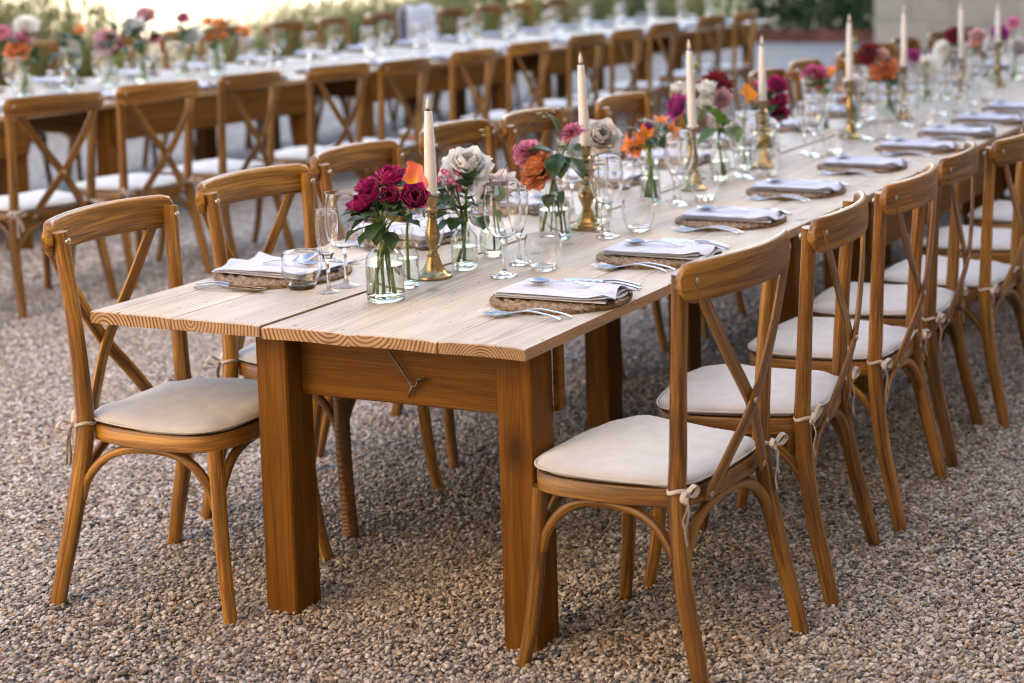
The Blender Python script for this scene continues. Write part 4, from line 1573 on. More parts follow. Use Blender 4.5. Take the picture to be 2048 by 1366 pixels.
# candlesticks
def stick_mesh(kind):
    if kind == 0:
        prof = [(.0002, 0), (.047, 0), (.048, .004), (.046, .008), (.041, .011), (.036, .0135), (.029, .021), (.022, .034), (.0175, .047), (.0150, .056), (.0165, .058), (.0165, .061), (.012, .064),
                (.0105, .072), (.0115, .082), (.0165, .098), (.0185, .108), (.0182, .116), (.0155, .130), (.0115, .147), (.0105, .157), (.0140, .160), (.0145, .164), (.0115, .167), (.0155, .171),
                (.0160, .176), (.0125, .180), (.0115, .184), (.0150, .190), (.0175, .205), (.0180, .214), (.0125, .214), (.0118, .19), (.0002, .19)]
        return lathe(prof, 32).mesh('candle_holder', M['brass'], True, R(40))
    mb = MB()
    # stepped square foot with cut corners
    def oct_(w_, z):
        c = w_ * .55
        return [(w_, -c, z), (w_, c, z), (c, w_, z), (-c, w_, z), (-w_, c, z), (-w_, -c, z), (-c, -w_, z), (c, -w_, z)]
    lev = [(.044, 0), (.044, .010), (.040, .012), (.037, .020), (.031, .022), (.028, .030), (.022, .040), (.017, .052), (.013, .060)]
    V = [p for a, z in lev for p in oct_(a, z)]
    F = [(i * 8 + k, i * 8 + (k + 1) % 8, (i + 1) * 8 + (k + 1) % 8, (i + 1) * 8 + k) for i in range(len(lev) - 1) for k in range(8)]
    F.append(tuple(range(7, -1, -1)))
    mb.add(V, F)
    prof = [(.0135, .058), (.012, .066), (.018, .080), (.0245, .096), (.0255, .101), (.0225, .108), (.0255, .112), (.0235, .119), (.014, .127), (.0115, .134), (.019, .143), (.020, .147), (.013, .153),
            (.0105, .161), (.017, .168), (.0225, .177), (.0215, .184), (.013, .193), (.010, .200), (.018, .208), (.0195, .213), (.012, .219), (.0145, .226), (.0170, .246), (.0175, .252), (.0125, .252), (.0118, .23), (.0002, .23)]
    lathe(prof, 32, mb)
    return mb.mesh('candle_holder', M['brass'], True, R(35))
STICK = [stick_mesh(0), stick_mesh(1)]
STICKTOP = [.205, .245]
def candle_mesh(L):
    mb = lathe([(.0002, -.012), (.0115, -.012), (.0160, .001), (.0152, L * .35), (.0130, L * .7), (.0098, L - .003), (.0088, L - .0008), (.0002, L)], 20)
    return mb.mesh('candle', M['wax'])
flame_me = lathe([(.0002, .002), (.0052, .004), (.0066, .010), (.0058, .018), (.0034, .028), (.0008, .036), (.0002, .038)], 14).mesh('candle_tip', M['flame'])
ring_me = lathe([(.0002, -.001), (.0082, -.001), (.0084, .001), (.0045, .003), (.0002, .003)], 16).mesh('candle_ring', M['wick'])
drip_me = lathe([(.0002, -.003), (.021, .003), (.0225, .0045), (.021, .0055), (.0002, .001)], 20).mesh('drip_ring', M['wax'])
CST = [(-.615, .582, 1.180, 0, 0), (-.582, 1.331, 1.240, 1, -.035), (-.603, 2.117, 1.228, 0, -.03), (-.59, 2.70, 1.206, 1, 0), (-.585, 3.637, 1.242, 0, .005), (-.578, 4.36, 1.247, 1, .01), (-.585, 5.34, 1.227, 0, 0), (-.59, 6.10, 1.186, 1, 0), (-.585, 6.95, 1.22, 0, 0)]
for k, (x, y, tip, kind, lean) in enumerate(CST):
    seen = ['nearest', 'second nearest', 'third nearest', 'fourth nearest', 'fifth nearest', 'sixth nearest', 'seventh nearest', 'eighth nearest', 'farthest'][k]
    st = tag(link('candlestick', STICK[kind], None, (x, y, T + .0004), (0, 0, .35 if kind else 0)), '%s brass candlestick on the near table, with %s' % (seen, ('a turned baluster stem and round foot', 'a beaded stem and stepped square foot')[kind]), 'candlestick', 'brass candlesticks')
    if kind == 0 and k == 4: st.scale = (1, 1, 1.15)
    zt = T + STICKTOP[kind] * (1.15 if k == 4 else 1)
    L = tip - zt - .036
    c = thing('taper_candle', 'white taper candle with a plastic flame in the %s candlestick of the near table' % seen, 'candle', (x, y, zt), 0, 'white taper candles')
    c.rotation_euler = (0, lean, 0)
    part('wax_taper', candle_mesh(L), c)
    part('candle_ring', ring_me, c, (0, 0, L + .0008))
    part('candle_tip', flame_me, c, (0, 0, L + .001))
    if kind == 0: part('drip_ring', drip_me, c, (0, 0, .012))

# ------------------------------------------------------------------ vases
def vase_mesh(kind):
    mb = MB()
    if kind == 'jar':       # apothecary jar
        out = [(.0445, .008), (.0455, .016), (.0455, .095), (.0440, .106), (.036, .119), (.0275, .126), (.0245, .132), (.0240, .158), (.027, .163), (.0275, .168)]
        inn = [(r - .0022, z) for r, z in out][::-1]
        lathe(out + [(.0262, .170)] + inn, 40, mb)
        lathe([(.0002, .004), (.030, .0), (.040, .0), (.0445, .006), (.0447, .010), (.0425, .0105), (.030, .0075), (.0002, .009)], 40, mb, 1)
        wr, wz = .0428, .088
    elif kind == 'bottle':
        out = [(.0255, .006), (.0265, .014), (.0265, .078), (.024, .090), (.0155, .104), (.0125, .112), (.0125, .140), (.0155, .144), (.0160, .150)]
        inn = [(r - .002, z) for r, z in out][::-1]
        lathe(out + [(.0148, .152)] + inn, 32, mb)
        lathe([(.0002, .003), (.018, 0), (.0225, 0), (.0255, .005), (.0257, .009), (.024, .0095), (.0002, .007)], 32, mb, 1)
        wr, wz = .024, .075
    elif kind == 'ribbed':
        fl = (16, .0014, .012, .085)
        out = [(.0325, .007), (.0335, .014)] + [(.0335, .014 + .009 * i) for i in range(1, 8)] + [(.0330, .082), (.029, .093), (.0195, .102), (.0175, .107), (.0180, .114), (.0195, .117)]
        inn = [(r - .0022, z) for r, z in out][::-1]
        lathe(out + [(.0185, .1185)] + inn, 64, mb, 0, fl)
        lathe([(.0002, .003), (.026, 0), (.030, 0), (.0325, .006), (.0326, .010), (.031, .0105), (.0002, .008)], 32, mb, 1)
        wr, wz = .0305, .060
    elif kind == 'tallribbed':
        fl = (18, .0013, .012, .098)
        out = [(.0315, .007), (.0325, .014)] + [(.0325, .014 + .010 * i) for i in range(1, 9)] + [(.0320, .100), (.028, .112), (.0165, .124), (.0135, .132), (.0132, .168), (.0165, .172), (.0170, .178)]
        inn = [(r - .002, z) for r, z in out][::-1]
        lathe(out + [(.0158, .180)] + inn, 64, mb, 0, fl)
        lathe([(.0002, .003), (.024, 0), (.029, 0), (.0315, .006), (.0316, .010), (.0302, .0105), (.0002, .008)], 32, mb, 1)
        wr, wz = .0298, .085
    else:                    # round bud vase
        out = [(.030, .006), (.036, .016), (.0385, .035), (.0375, .060), (.032, .082), (.0235, .098), (.0190, .112), (.0185, .128), (.0215, .142), (.0225, .147)]
        inn = [(r - .002, z) for r, z in out][::-1]
        lathe(out + [(.021, .149)] + inn, 36, mb)
        lathe([(.0002, .003), (.022, 0), (.027, 0), (.030, .005), (.0304, .009), (.0285, .0095), (.0002, .007)], 36, mb, 1)
        wr, wz = .0335, .070
    wprof = [(.0002, .0115), (wr - .003, .0115)]
    for i in range(5):
        z = .014 + (wz - .014) * i / 4
        r = wr
        if kind == 'bud':
            r = np.interp(z, [.006, .016, .035, .060, .082], [.030, .036, .0385, .0375, .032]) - .0032
        wprof.append((r, z))
    wprof.append((.0002, wz))
    water = lathe(wprof, 36).mesh('water', M['water'], True, R(40))
    return mb.mesh('vase_glass', [M['vase'], M['vase_thick']], True, R(60)), water
VASE = {k: vase_mesh(k) for k in ('jar', 'bottle', 'ribbed', 'tallribbed', 'bud')}
VLIST = {'A': ('jar', -.572, .317, 'clear apothecary jar holding magenta spray roses at the near end'), 'B': ('bottle', -.604, .457, 'small clear bottle holding the orange calla, behind the apothecary jar'),
         'C': ('ribbed', -.603, .707, 'small ribbed glass vase right of the nearest candlestick'), 'D': ('bud', -.625, .885, 'round bud vase holding the blush rose behind the ribbed vase'),
         'E': ('jar', -.592, 1.157, 'clear jar holding the orange ranunculus and big leaves'), 'F': ('bud', -.60, 1.443, 'bud vase holding the large greige rose behind the beaded candlestick'),
         'G': ('tallribbed', -.611, 1.805, 'tall ribbed bottle holding orange alstroemeria'), 'H': ('bud', -.613, 2.357, 'bud vase with two big green leaves beside the third candlestick'),
         'I': ('bottle', -.639, 2.639, 'clear bottle with a yellow orange calla'), 'J': ('jar', -.713, 3.0, 'clear jar with small magenta and pink roses'), 'K': ('bottle', -.74, 3.72, 'bottle with a rose pink flower and an orange lily'),
         'L': ('tallribbed', -.70, 4.053, 'ribbed bottle with blush and apricot flowers'), 'M': ('jar', -.65, 4.33, 'jar with a dark red dahlia and coral flowers'), 'N': ('jar', -.67, 4.978, 'jar with a big white dahlia'),
         'O': ('bud', -.66, 5.287, 'bud vase with a white and a dark red dahlia'), 'P': ('bottle', -.64, 5.71, 'bottle with pink and apricot stems'), 'Q': ('ribbed', -.63, 6.184, 'ribbed vase with cream and violet flowers'), 'R': ('bud', -.60, 6.529, 'bud vase with a pink dahlia, the farthest in view'),
         'S': ('bottle', -.70, 2.30, 'clear bottle with white lisianthus behind the third candlestick')}
for k, (kind, x, y, lab) in VLIST.items():
    v = thing('vase', lab + ' on the near table', 'vase', (x, y, T + .0004), 0, 'glass vases on the near table')
    part('vase_glass', VASE[kind][0], v)
    part('water', VASE[kind][1], v)
NECK = {'jar': .166, 'bottle': .148, 'ribbed': .115, 'tallribbed': .176, 'bud': .146}
NECKR = {'jar': .017, 'bottle': .009, 'ribbed': .013, 'tallribbed': .009, 'bud': .013}

# ------------------------------------------------------------------ flowers
def petal(W, L, cup, curl, shape='round', nu=5, nv=6, ruf=0, seed=0):
    """petal from the origin along +z, its outer face towards +y"""
    rng = random.Random(seed)
    ph = rng.uniform(0, 6)
    V, G, F = [], [], []
    for j in range(nv + 1):
        v = j / nv
        if shape == 'round':
            wv = math.sin(PI * min(1, .12 + .80 * v)) ** .7
            if v > .93: wv *= .86
        elif shape == 'point':
            wv = (math.sin(PI * min(1, .10 + .88 * v)) ** .8) * (1 - .25 * v)
        else:                                  # spoon
            wv = .3 + .7 * math.sin(PI * v ** 1.5) if v < .99 else .25
        for i in range(nu + 1):
            u = -1 + 2 * i / nu
            x = u * W * wv
            z = L * v * (1 - .10 * u * u * v)
            y = curl * L * v ** 3 - cup * L * math.sin(PI * min(1, v * .85)) * 1.0 * (u * u) * -1 * 0 + cup * L * (math.sin(PI * v * .62) * .55) - cup * W * (u * u) * (1.1 - .5 * v)
            if ruf:
                y += ruf * L * v * v * math.sin(u * 6 + ph)
                z += ruf * L * .6 * v * v * math.sin(u * 9 + ph * 2)
            V.append((x, y, z)); G.append((u * W * 14 + ph, ph, v))
    n = nu + 1
    for j in range(nv):
        for i in range(nu):
            a = j * n + i
            F.append((a, a + 1, a + n + 1, a + n))
    return V, F, G

def rose_layers(R_, H, open_, seed, n_layers=5, ruf=.03, inner=True):
    """list of (V, F, G) petals of a rose of radius R_"""
    rng = random.Random(seed)
    out = []
    for l in range(n_layers):
        s = (l + 1) / n_layers
        cnt = 3 + l if l < 3 else 5 + (l > 3)
        for k in range(cnt):
            W = R_ * (.42 + .50 * s) * rng.uniform(.92, 1.08)
            L = H * (1.02 - .16 * s * open_) * rng.uniform(.94, 1.05)
            V, F, G = petal(W, L, .50 - .10 * s, (.02 + .42 * s ** 2.5 * open_), ruf=ruf * s, seed=rng.random())
            tilt = R(-6 + (16 + 44 * open_) * s ** 2)
            br = R_ * (.06 + .24 * s)
            m = Matrix.Rotation(2 * PI * (k + .5 * (l % 2) + rng.uniform(-.12, .12)) / cnt + l * .7, 4, 'Z') @ Matrix.Translation((0, br, H * .0)) @ Matrix.Rotation(-tilt, 4, 'X')
            out.append(([m @ Vector(v) for v in V], F, G))
    return out
def dahlia_layers(R_, seed, rows=6, flat=.35):
    rng = random.Random(seed)
    out = []
    for l in range(rows):
        s = (l + 1) / rows
        cnt = 6 + 2 * l
        for k in range(cnt):
            L = R_ * (.30 + .70 * s) * rng.uniform(.93, 1.06)
            V, F, G = petal(R_ * .17 * (.6 + .6 * s), L, .35, .06, 'point', 3, 4, seed=rng.random())
            tilt = R(12 + 78 * s * rng.uniform(.93, 1.05))
            m = Matrix.Rotation(2 * PI * (k + .5 * (l % 2)) / cnt + rng.uniform(-.06, .06), 4, 'Z') @ Matrix.Translation((0, R_ * .08 * s, R_ * flat * (1 - s))) @ Matrix.Rotation(-tilt, 4, 'X')
            out.append(([m @ Vector(v) for v in V], F, G))
    return out
def ranunculus_layers(R_, seed):
    rng = random.Random(seed)
    out = []
    for l in range(8):
        s = (l + 1) / 8
        cnt = 4 + l
        for k in range(cnt):
            W = R_ * (.30 + .22 * s)
            L = R_ * (.55 + .52 * s) * rng.uniform(.9, 1.08)
            V, F, G = petal(W, L, .40, .12 * s, ruf=.07, seed=rng.random())
            tilt = R(8 + 74 * s ** 1.2 + rng.uniform(-6, 6))
            m = Matrix.Rotation(2 * PI * (k + rng.uniform(-.2, .2)) / cnt + l, 4, 'Z') @ Matrix.Translation((0, R_ * .10 * s, R_ * .22 * (1 - s))) @ Matrix.Rotation(-tilt, 4, 'X')
            out.append(([m @ Vector(v) for v in V], F, G))
    return out
def lily_layers(R_, seed, n=6):
    rng = random.Random(seed)
    out = []
    for k in range(n):
        V, F, G = petal(R_ * (.30 if k % 2 else .38), R_ * rng.uniform(1.0, 1.15), .35, .32, 'point', 4, 7, ruf=.02, seed=rng.random())
        m = Matrix.Rotation(2 * PI * k / n + rng.uniform(-.1, .1), 4, 'Z') @ Matrix.Rotation(-R(38 + 10 * (k % 2)), 4, 'X')
        out.append(([m @ Vector(v) for v in V], F, G))
    return out
def leaf_mesh(L, W, seed, mat, bend=.35):
    rng = random.Random(seed)
    mb = MB()
    nv, nu = 9, 4
    V, F, G = [], [], []
    for j in range(nv + 1):
        v = j / nv
        wv = math.sin(PI * v ** .85) ** .9 if 0 < v < 1 else .02
        for i in range(nu + 1):
            u = -1 + 2 * i / nu
            V.append((u * W * wv, L * v, L * (-bend * v * v) + abs(u) * W * .35 * wv + .003 * math.sin(9 * v + seed) * abs(u)))
            G.append((u, .1, v))
    n = nu + 1
    for j in range(nv):
        for i in range(nu):
            a = j * n + i
            F.append((a, a + 1, a + n + 1, a + n))
    mb.add(V, F, G)
    return mb.mesh('leaf', mat)

def look(d, roll_=0.0):
    """rotation taking +z to direction d"""
    return Vector(d).normalized().to_track_quat('Z', 'Y').to_matrix().to_4x4() @ Matrix.Rotation(roll_, 4, 'Z')

def flower(kind, mat, vase, pos, size, label, cat, face=(0, 0, 1), seed=0, single=False, stem=True, leaves=0, leaf_mat='leaf', stem_mat='stem', squash=1.0):
    """a cut flower: stem from the vase up to the bloom at pos; face = direction the bloom looks; single=True makes each petal an object"""
    vk, vx, vy = VLIST[vase][:3] if isinstance(vase, str) else vase
    rng = random.Random(seed * 13 + 5)
    neck = Vector((vx + rng.uniform(-1, 1) * NECKR[vk] * .6, vy + rng.uniform(-1, 1) * NECKR[vk] * .6, T + NECK[vk]))
    foot = Vector((vx + rng.uniform(-.018, .018), vy + rng.uniform(-.014, .014), T + .018))
    if vk in ('jar',): foot = Vector((vx - (pos[0] - vx) * .45 + rng.uniform(-.012, .012), vy + rng.uniform(-.02, .02), T + .018))
    t = thing(cat.replace(' ', '_') if True else kind, label, cat, tuple(foot))
    p = Vector(pos) - foot
    r = size / 2
    f = Vector(face).normalized()
    if kind == 'rose': lay = rose_layers(r * .86, r * 1.35, .75, seed, 5)
    elif kind == 'globe': lay = rose_layers(r * .95, r * 1.55, .30, seed, 5)
    elif kind == 'bud': lay = rose_layers(r * .92, r * 1.9, .22, seed, 4)
    elif kind == 'openrose': lay = rose_layers(r * .80, r * 1.05, 1.0, seed, 6, ruf=.06)
    elif kind == 'dahlia': lay = dahlia_layers(r, seed)
    elif kind == 'ranunculus': lay = ranunculus_layers(r, seed)
    elif kind == 'lily': lay = lily_layers(r, seed)
    elif kind == 'peony': lay = ranunculus_layers(r * .9, seed) + dahlia_layers(r * .75, seed, 3)
    else: lay = []
    B = look(f, rng.uniform(0, 6)) @ Matrix.Diagonal((1, 1, squash, 1))
    back = r * (.75 if kind in ('rose', 'bud', 'openrose', 'globe') else .25)
    base = p - f * back * squash
    BM = Matrix.Translation(base) @ B
    if single:
        for V, F, G in lay:
            mb = MB().add(V, F, G)
            mb.xf(BM)
            part('petal', mb.mesh('petal', M[mat]), t)
    elif lay:
        mb = MB()
        for V, F, G in lay: mb.add(V, F, G)
        mb.xf(BM)
        part('bloom', mb.mesh('bloom', M[mat]), t)
    if kind in ('rose', 'bud', 'openrose', 'globe'):
        cal = MB()
        lathe([(.0004, -r * .22), (r * .16, -r * .14), (r * .22, 0), (r * .30, r * .10)], 10, cal)
        for k in range(5):
            V, F, G = petal(r * .10, r * .8, .1, .3, 'point', 2, 4)
            m = Matrix.Rotation(2 * PI * k / 5, 4, 'Z') @ Matrix.Translation((0, r * .2, 0)) @ Matrix.Rotation(-R(62 + 30 * rng.random()), 4, 'X')
            cal.add([m @ Vector(v) for v in V], F, G)
        cal.xf(BM)
        part('sepals', cal.mesh('sepals', M['sepal']), t)
    if stem:
        nk = neck - foot
        path = spline([(0, 0, 0), nk, nk.lerp(base, .55) + Vector((0, 0, r * .2)), base - f * r * .1, base], 18)
        sr_ = .0030 if size > .04 else .0016
        part('stem', sweep(path, sr_, sr_, ref=(1, 0, 0), n=8).mesh('stem', M[stem_mat]), t)
        for k in range(leaves):
            a = path[9 + (k * 2) % 7]
            lm = leaf_mesh(rng.uniform(.045, .07), rng.uniform(.016, .024), k + seed, M[leaf_mat], rng.uniform(.1, .5))
            part('leaf', lm, t, tuple(a), (rng.uniform(-.3, .6), rng.uniform(-.4, .4), rng.uniform(0, 6.28)))
    return t

toC = Vector((.55, -.75, .25))      # roughly towards the open side of the courtyard
# magenta spray roses in the nearest jar
for i, (x, y, z, s, f) in enumerate([(-.625, .328, .985, .046, (-.3, -.3, .8)), (-.572, .349, 1.006, .061, (.1, -.3, .9)), (-.596, .310, .966, .038, (0, -.7, .6)), (-.551, .325, .964, .040, (.15, -.9, .4)), (-.504, .350, .961, .054, (.55, -.7, .5)), (-.625, .303, .943, .058, (-.25, -.5, .8))]):
    lab = ['magenta rose at the upper left of the near jar', 'largest magenta rose at the top of the near jar', 'small magenta rosebud at the middle of the near jar', 'magenta rosebud facing us in the near jar', 'magenta rose at the right in front of the orange calla', 'magenta rose at the lower left of the near jar'][i]
    flower('globe' if s > .045 else 'bud', 'magenta', 'A', (x, y, z), s * 1.02, lab, 'rose', f, seed=i + 1, single=True, leaves=3)
# foliage sprigs of the near jar
def sprig(vase, ends, label, seed, mat='leaf', L=.055, W=.02, stem_mat='stem', cat='leaf sprig'):
    vk, vx, vy = VLIST[vase][:3]
    rng = random.Random(seed)
    foot = Vector((vx + rng.uniform(-.015, .015), vy + rng.uniform(-.015, .015), T + .02))
    t = thing('leaf_sprig', label, cat, tuple(foot), 0)
    nk = Vector((vx, vy, T + NECK[vk])) - foot
    mb = MB()
    for e, d in ends:
        b = Vector(e) - foot
        sweep(spline([(0, 0, 0), nk, nk.lerp(b, .6) + Vector((0, 0, .01)), b], 12), .0014, .0014, ref=(1, 0, 0), n=6, mb=mb)
    part('stem', mb.mesh('stem', M[stem_mat]), t)
    for e, d in ends:
        b = Vector(e) - foot
        d = Vector(d).normalized()
        lx = d.cross(Vector((0, 0, 1)))
        lx = lx.normalized() if lx.length > .1 else Vector((1, 0, 0))
        lz = lx.cross(d)
        # tip the blade so that its upper face shows
        mt = Matrix((lx, d, lz)).transposed().to_euler()
        part('leaf', leaf_mesh(L * rng.uniform(.9, 1.15), W * rng.uniform(.9, 1.1), seed + len(t.name), M[mat], rng.uniform(.1, .35)), t, tuple(b), mt)
    return t
sprig('A', [((-.60, .305, .915), (-.7, -.5, -.35)), ((-.545, .335, .915), (.8, -.4, .15)), ((-.56, .29, .905), (.1, -.9, -.2)), ((-.60, .33, .93), (-.4, -.6, .3)), ((-.535, .31, .93), (.5, -.8, .1)), ((-.575, .30, .90), (.3, -.6, -.4)), ((-.61, .30, .89), (-.9, -.1, -.25)), ((-.56, .33, .94), (.6, .3, .2))],
      'dark rose leaves below the magenta roses in the near jar', 5, L=.06, W=.022)
sprig('A', [((-.585, .29, .885), (-.2, -.8, -.5)), ((-.545, .30, .88), (.6, -.6, -.4)), ((-.615, .31, .905), (-.8, -.4, .1)), ((-.57, .28, .925), (.1, -.9, .2)), ((-.53, .33, .905), (.9, .1, -.1)), ((-.59, .34, .92), (-.2, .3, .7)), ((-.60, .285, .925), (-.5, -.7, .3))],
      'second spray of rose leaves in the near jar', 6, L=.05, W=.02)
sprig('C', [((-.61, .69, .90), (-.3, -.8, .1)), ((-.58, .70, .90), (.4, -.8, .3)), ((-.64, .70, .91), (-.6, -.5, .4)), ((-.57, .71, .85), (.7, -.5, -.3)), ((-.62, .685, .87), (-.1, -.9, .3)), ((-.59, .72, .94), (.5, -.3, .7)), ((-.63, .70, .84), (-.5, -.7, -.4))],
      'second spray of green leaves in the ribbed vase', 10, L=.058, W=.024)
# orange calla
def calla(vase, pos, h, label, mat='calla', seed=0, face=(.5, -.85)):
    vk, vx, vy = VLIST[vase][:3]
    foot = Vector((vx, vy, T + .02))
    t = thing('calla_lily', label, 'calla lily', tuple(foot))
    p = Vector(pos) - foot
    mb = MB()
    V, F, G = [], [], []
    nu, nv = 40, 16
    for j in range(nv + 1):
        v = j / nv
        for i in range(nu + 1):
            w_ = i / nu                                    # 0..1 once round, the edges overlapping at the front
            a = -PI * 1.06 + 2.12 * PI * w_
            lip = .5 + .5 * math.cos(a)                    # 1 at the tall back
            flare = v ** 2.2
            rad = h * (.055 + .09 * v + .27 * flare * (1 + .26 * math.sin(4 * a + seed + .8)))
            z = h * v * (.66 + .26 * lip ** 1.5) - h * .13 * v ** 6 * (1 - lip)
            y = rad * math.cos(a)
            tip = math.exp(-(a / .26) ** 2) * v ** 7
            z += h * .12 * tip
            V.append((rad * math.sin(a) - h * .16 * tip, y * (1 - .2 * tip) + h * .10 * v ** 5 * lip, z))
            G.append((a * 3, .3, v))
    n = nu + 1
    for j in range(nv):
        for i in range(nu):
            q = j * n + i
            F.append((q, q + 1, q + n + 1, q + n))
    mb.add(V, F, G)
    # pointed tip
    rz = Matrix.Rotation(math.atan2(face[1], face[0]) + PI / 2, 4, 'Z')
    mb.xf(Matrix.Translation(p - Vector((0, 0, h * .5))) @ rz @ Matrix.Rotation(R(24), 4, 'X'))
    part('spathe', mb.mesh('spathe', M[mat]), t)
    tp = p + Vector((0, 0, h * .52))
    sp = sweep(spline([p - Vector((0, 0, h * .2)), p, p + Vector((0, 0, h * .2))], 8), [.004] * 6 + [.003, .001], [.004] * 6 + [.003, .001], ref=(1, 0, 0), n=8)
    part('spadix', sp.mesh('spadix', M['yellow']), t)
    nk = Vector((vx, vy, T + NECK[vk])) - foot
    part('stem', sweep(spline([(0, 0, 0), nk, nk.lerp(p, .6), p - Vector((0, 0, h * .5))], 14), .0035, .0035, ref=(1, 0, 0), n=8).mesh('stem', M['stem']), t)
calla('B', (-.588, .470, .962), .105, 'orange calla lily behind the magenta roses', face=(.2, -.9))
# white rose, blush rose and company
flower('openrose', 'white', 'C', (-.605, .738, 1.000), .118, 'large ivory white rose above the ribbed vase', 'rose', (.35, -.45, .75), 21, True, leaves=3)
flower('rose', 'blush', 'D', (-.628, .900, .905), .098, 'blush rose beside the large white rose', 'rose', (-.1, -.55, .8), 22, True, leaves=3)
def sweet_william(vase, pos, label, seed=1):
    vk, vx, vy = VLIST[vase][:3]
    foot = Vector((vx, vy, T + .02))
    t = thing('sweet_william', label, 'sweet william', tuple(foot))
    p = Vector(pos) - foot
    rng = random.Random(seed)
    nk = Vector((vx, vy, T + NECK[vk])) - foot
    gb = MB()
    for k in range(3):
        sweep(spline([(0, 0, 0), nk + Vector((rng.uniform(-.008, .008), 0, 0)), p + Vector((rng.uniform(-.03, .03), 0, -.06)), p + Vector((rng.uniform(-.02, .02), 0, -.02))], 12), .0024, .0024, ref=(1, 0, 0), n=6, mb=gb)
    for k in range(60):
        c = p + Vector((rng.gauss(0, .026), rng.gauss(0, .022), rng.uniform(-.075, .0)))
        q = Matrix.Rotation(rng.uniform(0, 6), 4, 'Z') @ Matrix.Rotation(rng.uniform(-1, 1), 4, 'X')
        gb.add([c + q @ Vector(v) for v in ((0, 0, 0), (.005, .013, .002), (0, .030, 0), (-.005, .013, .002))], [(0, 1, 2, 3)])
    part('stem', gb.mesh('stem', M['leaf']), t)
    for k in range(24):
        a, b = rng.uniform(0, 6.28), rng.uniform(0, 1)
        d = Vector((math.cos(a) * .040 * math.sqrt(b) * 1.1, math.sin(a) * .036 * math.sqrt(b), .028 * (1 - b) - .042 * b * rng.random() - .0))
        n_ = Vector((d.x * 14 + .3, d.y * 14 - .5, .5))
        mb = MB()
        for j in range(5):
            V, F, G = petal(.0052, .0098, .1, .0, 'round', 3, 3, seed=j)
            m = Matrix.Rotation(2 * PI * j / 5, 4, 'Z') @ Matrix.Rotation(-R(80), 4, 'X')
            mb.add([m @ Vector(v) for v in V], F, G)
        mb.xf(Matrix.Translation(p + d) @ look(n_, rng.uniform(0, 3)))
        part('floret', mb.mesh('floret', M['sweet']), t)
sweet_william('C', (-.640, .715, .948), 'cluster of small magenta sweet william right of the nearest candle')
sprig('C', [((-.60, .70, .87), (.5, -.6, .35)), ((-.63, .70, .86), (-.4, -.7, -.1)), ((-.57, .72, .88), (.7, -.5, .2)), ((-.60, .69, .85), (.1, -.9, -.2)), ((-.65, .71, .88), (-.7, -.3, .1)), ((-.55, .73, .89), (.6, -.2, .5)), ((-.60, .72, .92), (.2, -.6, .6))], 'green leaves over the ribbed vase', 9, L=.062, W=.023)
sprig('D', [((-.60, .87, .86), (.5, -.4, .5)), ((-.64, .87, .85), (-.4, -.6, .4)), ((-.60, .86, .84), (.6, -.7, -.1)), ((-.62, .88, .88), (.2, -.5, .7))], 'narrow green leaves under the blush rose', 12, 'leaf_light', L=.06, W=.014)
def twig(vase, pts, heads, label, seed):
    vk, vx, vy = VLIST[vase][:3]
    foot = Vector((vx, vy, T + .02))
    t = thing('seed_head_twig', label, 'seed twig', tuple(foot))
    nk = Vector((vx, vy, T + NECK[vk]))
    P = [Vector(q) - foot for q in [tuple(foot), tuple(nk)] + pts]
    part('stem', sweep(spline(P, 18), .0013, .0013, ref=(1, 0, 0), n=6).mesh('stem', M['twig']), t)
    rng = random.Random(seed)
    for h in heads:
        c = Vector(h) - foot
        mb = MB()
        lathe([(.0003, -.004), (.004, -.002), (.005, .002), (.0025, .006), (.0003, .007)], 8, mb)
        for k in range(6):
            V, F, G = petal(.003, .016, .1, .2, 'point', 2, 3)
            m = Matrix.Rotation(2 * PI * k / 6, 4, 'Z') @ Matrix.Rotation(-R(70 + rng.uniform(-20, 20)), 4, 'X')
            mb.add([m @ Vector(v) for v in V], F, G)
        mb.xf(Matrix.Translation(c))
        part('seed_head', mb.mesh('seed_head', M['sepal']), t)
        part('twig_tip', sweep([P[-1], c], .0008, .0008, ref=(1, 0, 0), n=5).mesh('twig_tip', M['twig']), t)
twig('D', [(-.60, .91, .95), (-.545, .94, 1.06), (-.52, .955, 1.088)], [(-.516, .96, 1.098), (-.48, .97, 1.105), (-.50, .96, 1.09), (-.455, .98, 1.112)], 'tall dark twig with small seed heads leaning right', 3)
twig('D', [(-.645, .90, .95), (-.66, .90, 1.03)], [(-.662, .903, 1.053), (-.655, .90, 1.04)], 'short dark twig with a seed head above the white rose', 4)
# orange ranunculus group
flower('ranunculus', 'apricot', 'E', (-.638, 1.150, .917), .128, 'ruffled orange ranunculus tilted to the left', 'ranunculus', (-.35, -.45, .75), 31, True, leaves=2, squash=1.0, stem_mat='twig')
flower('peony', 'pink', 'E', (-.690, 1.170, .958), .085, 'pink ruffled flower behind the orange ranunculus', 'pink bloom', (.1, -.8, .3), 32, False)
flower('dahlia', 'pink', 'E', (-.557, 1.204, 1.028), .088, 'pink spiky flower left of the second candle', 'pink bloom', (-.2, -.35, .85), 33, True)
sprig('E', [((-.60, 1.17, .965), (-.85, -.3, .1)), ((-.575, 1.18, .975), (.9, -.3, .1)), ((-.58, 1.16, .955), (.5, -.6, -.5)), ((-.585, 1.19, 1.0), (-.3, -.1, .95)), ((-.58, 1.17, .96), (.2, -.8, -.55)), ((-.56, 1.17, .95), (.8, -.2, -.5))], 'large green leaves under the pink spiky flower', 14, 'leaf', L=.085, W=.032)
sprig('E', [((-.565, 1.12, .86), (.7, -.5, -.3)), ((-.585, 1.12, .85), (.2, -.6, -.6))], 'two small dark leaves on the ranunculus stem', 15, 'leaf', L=.05, W=.018)
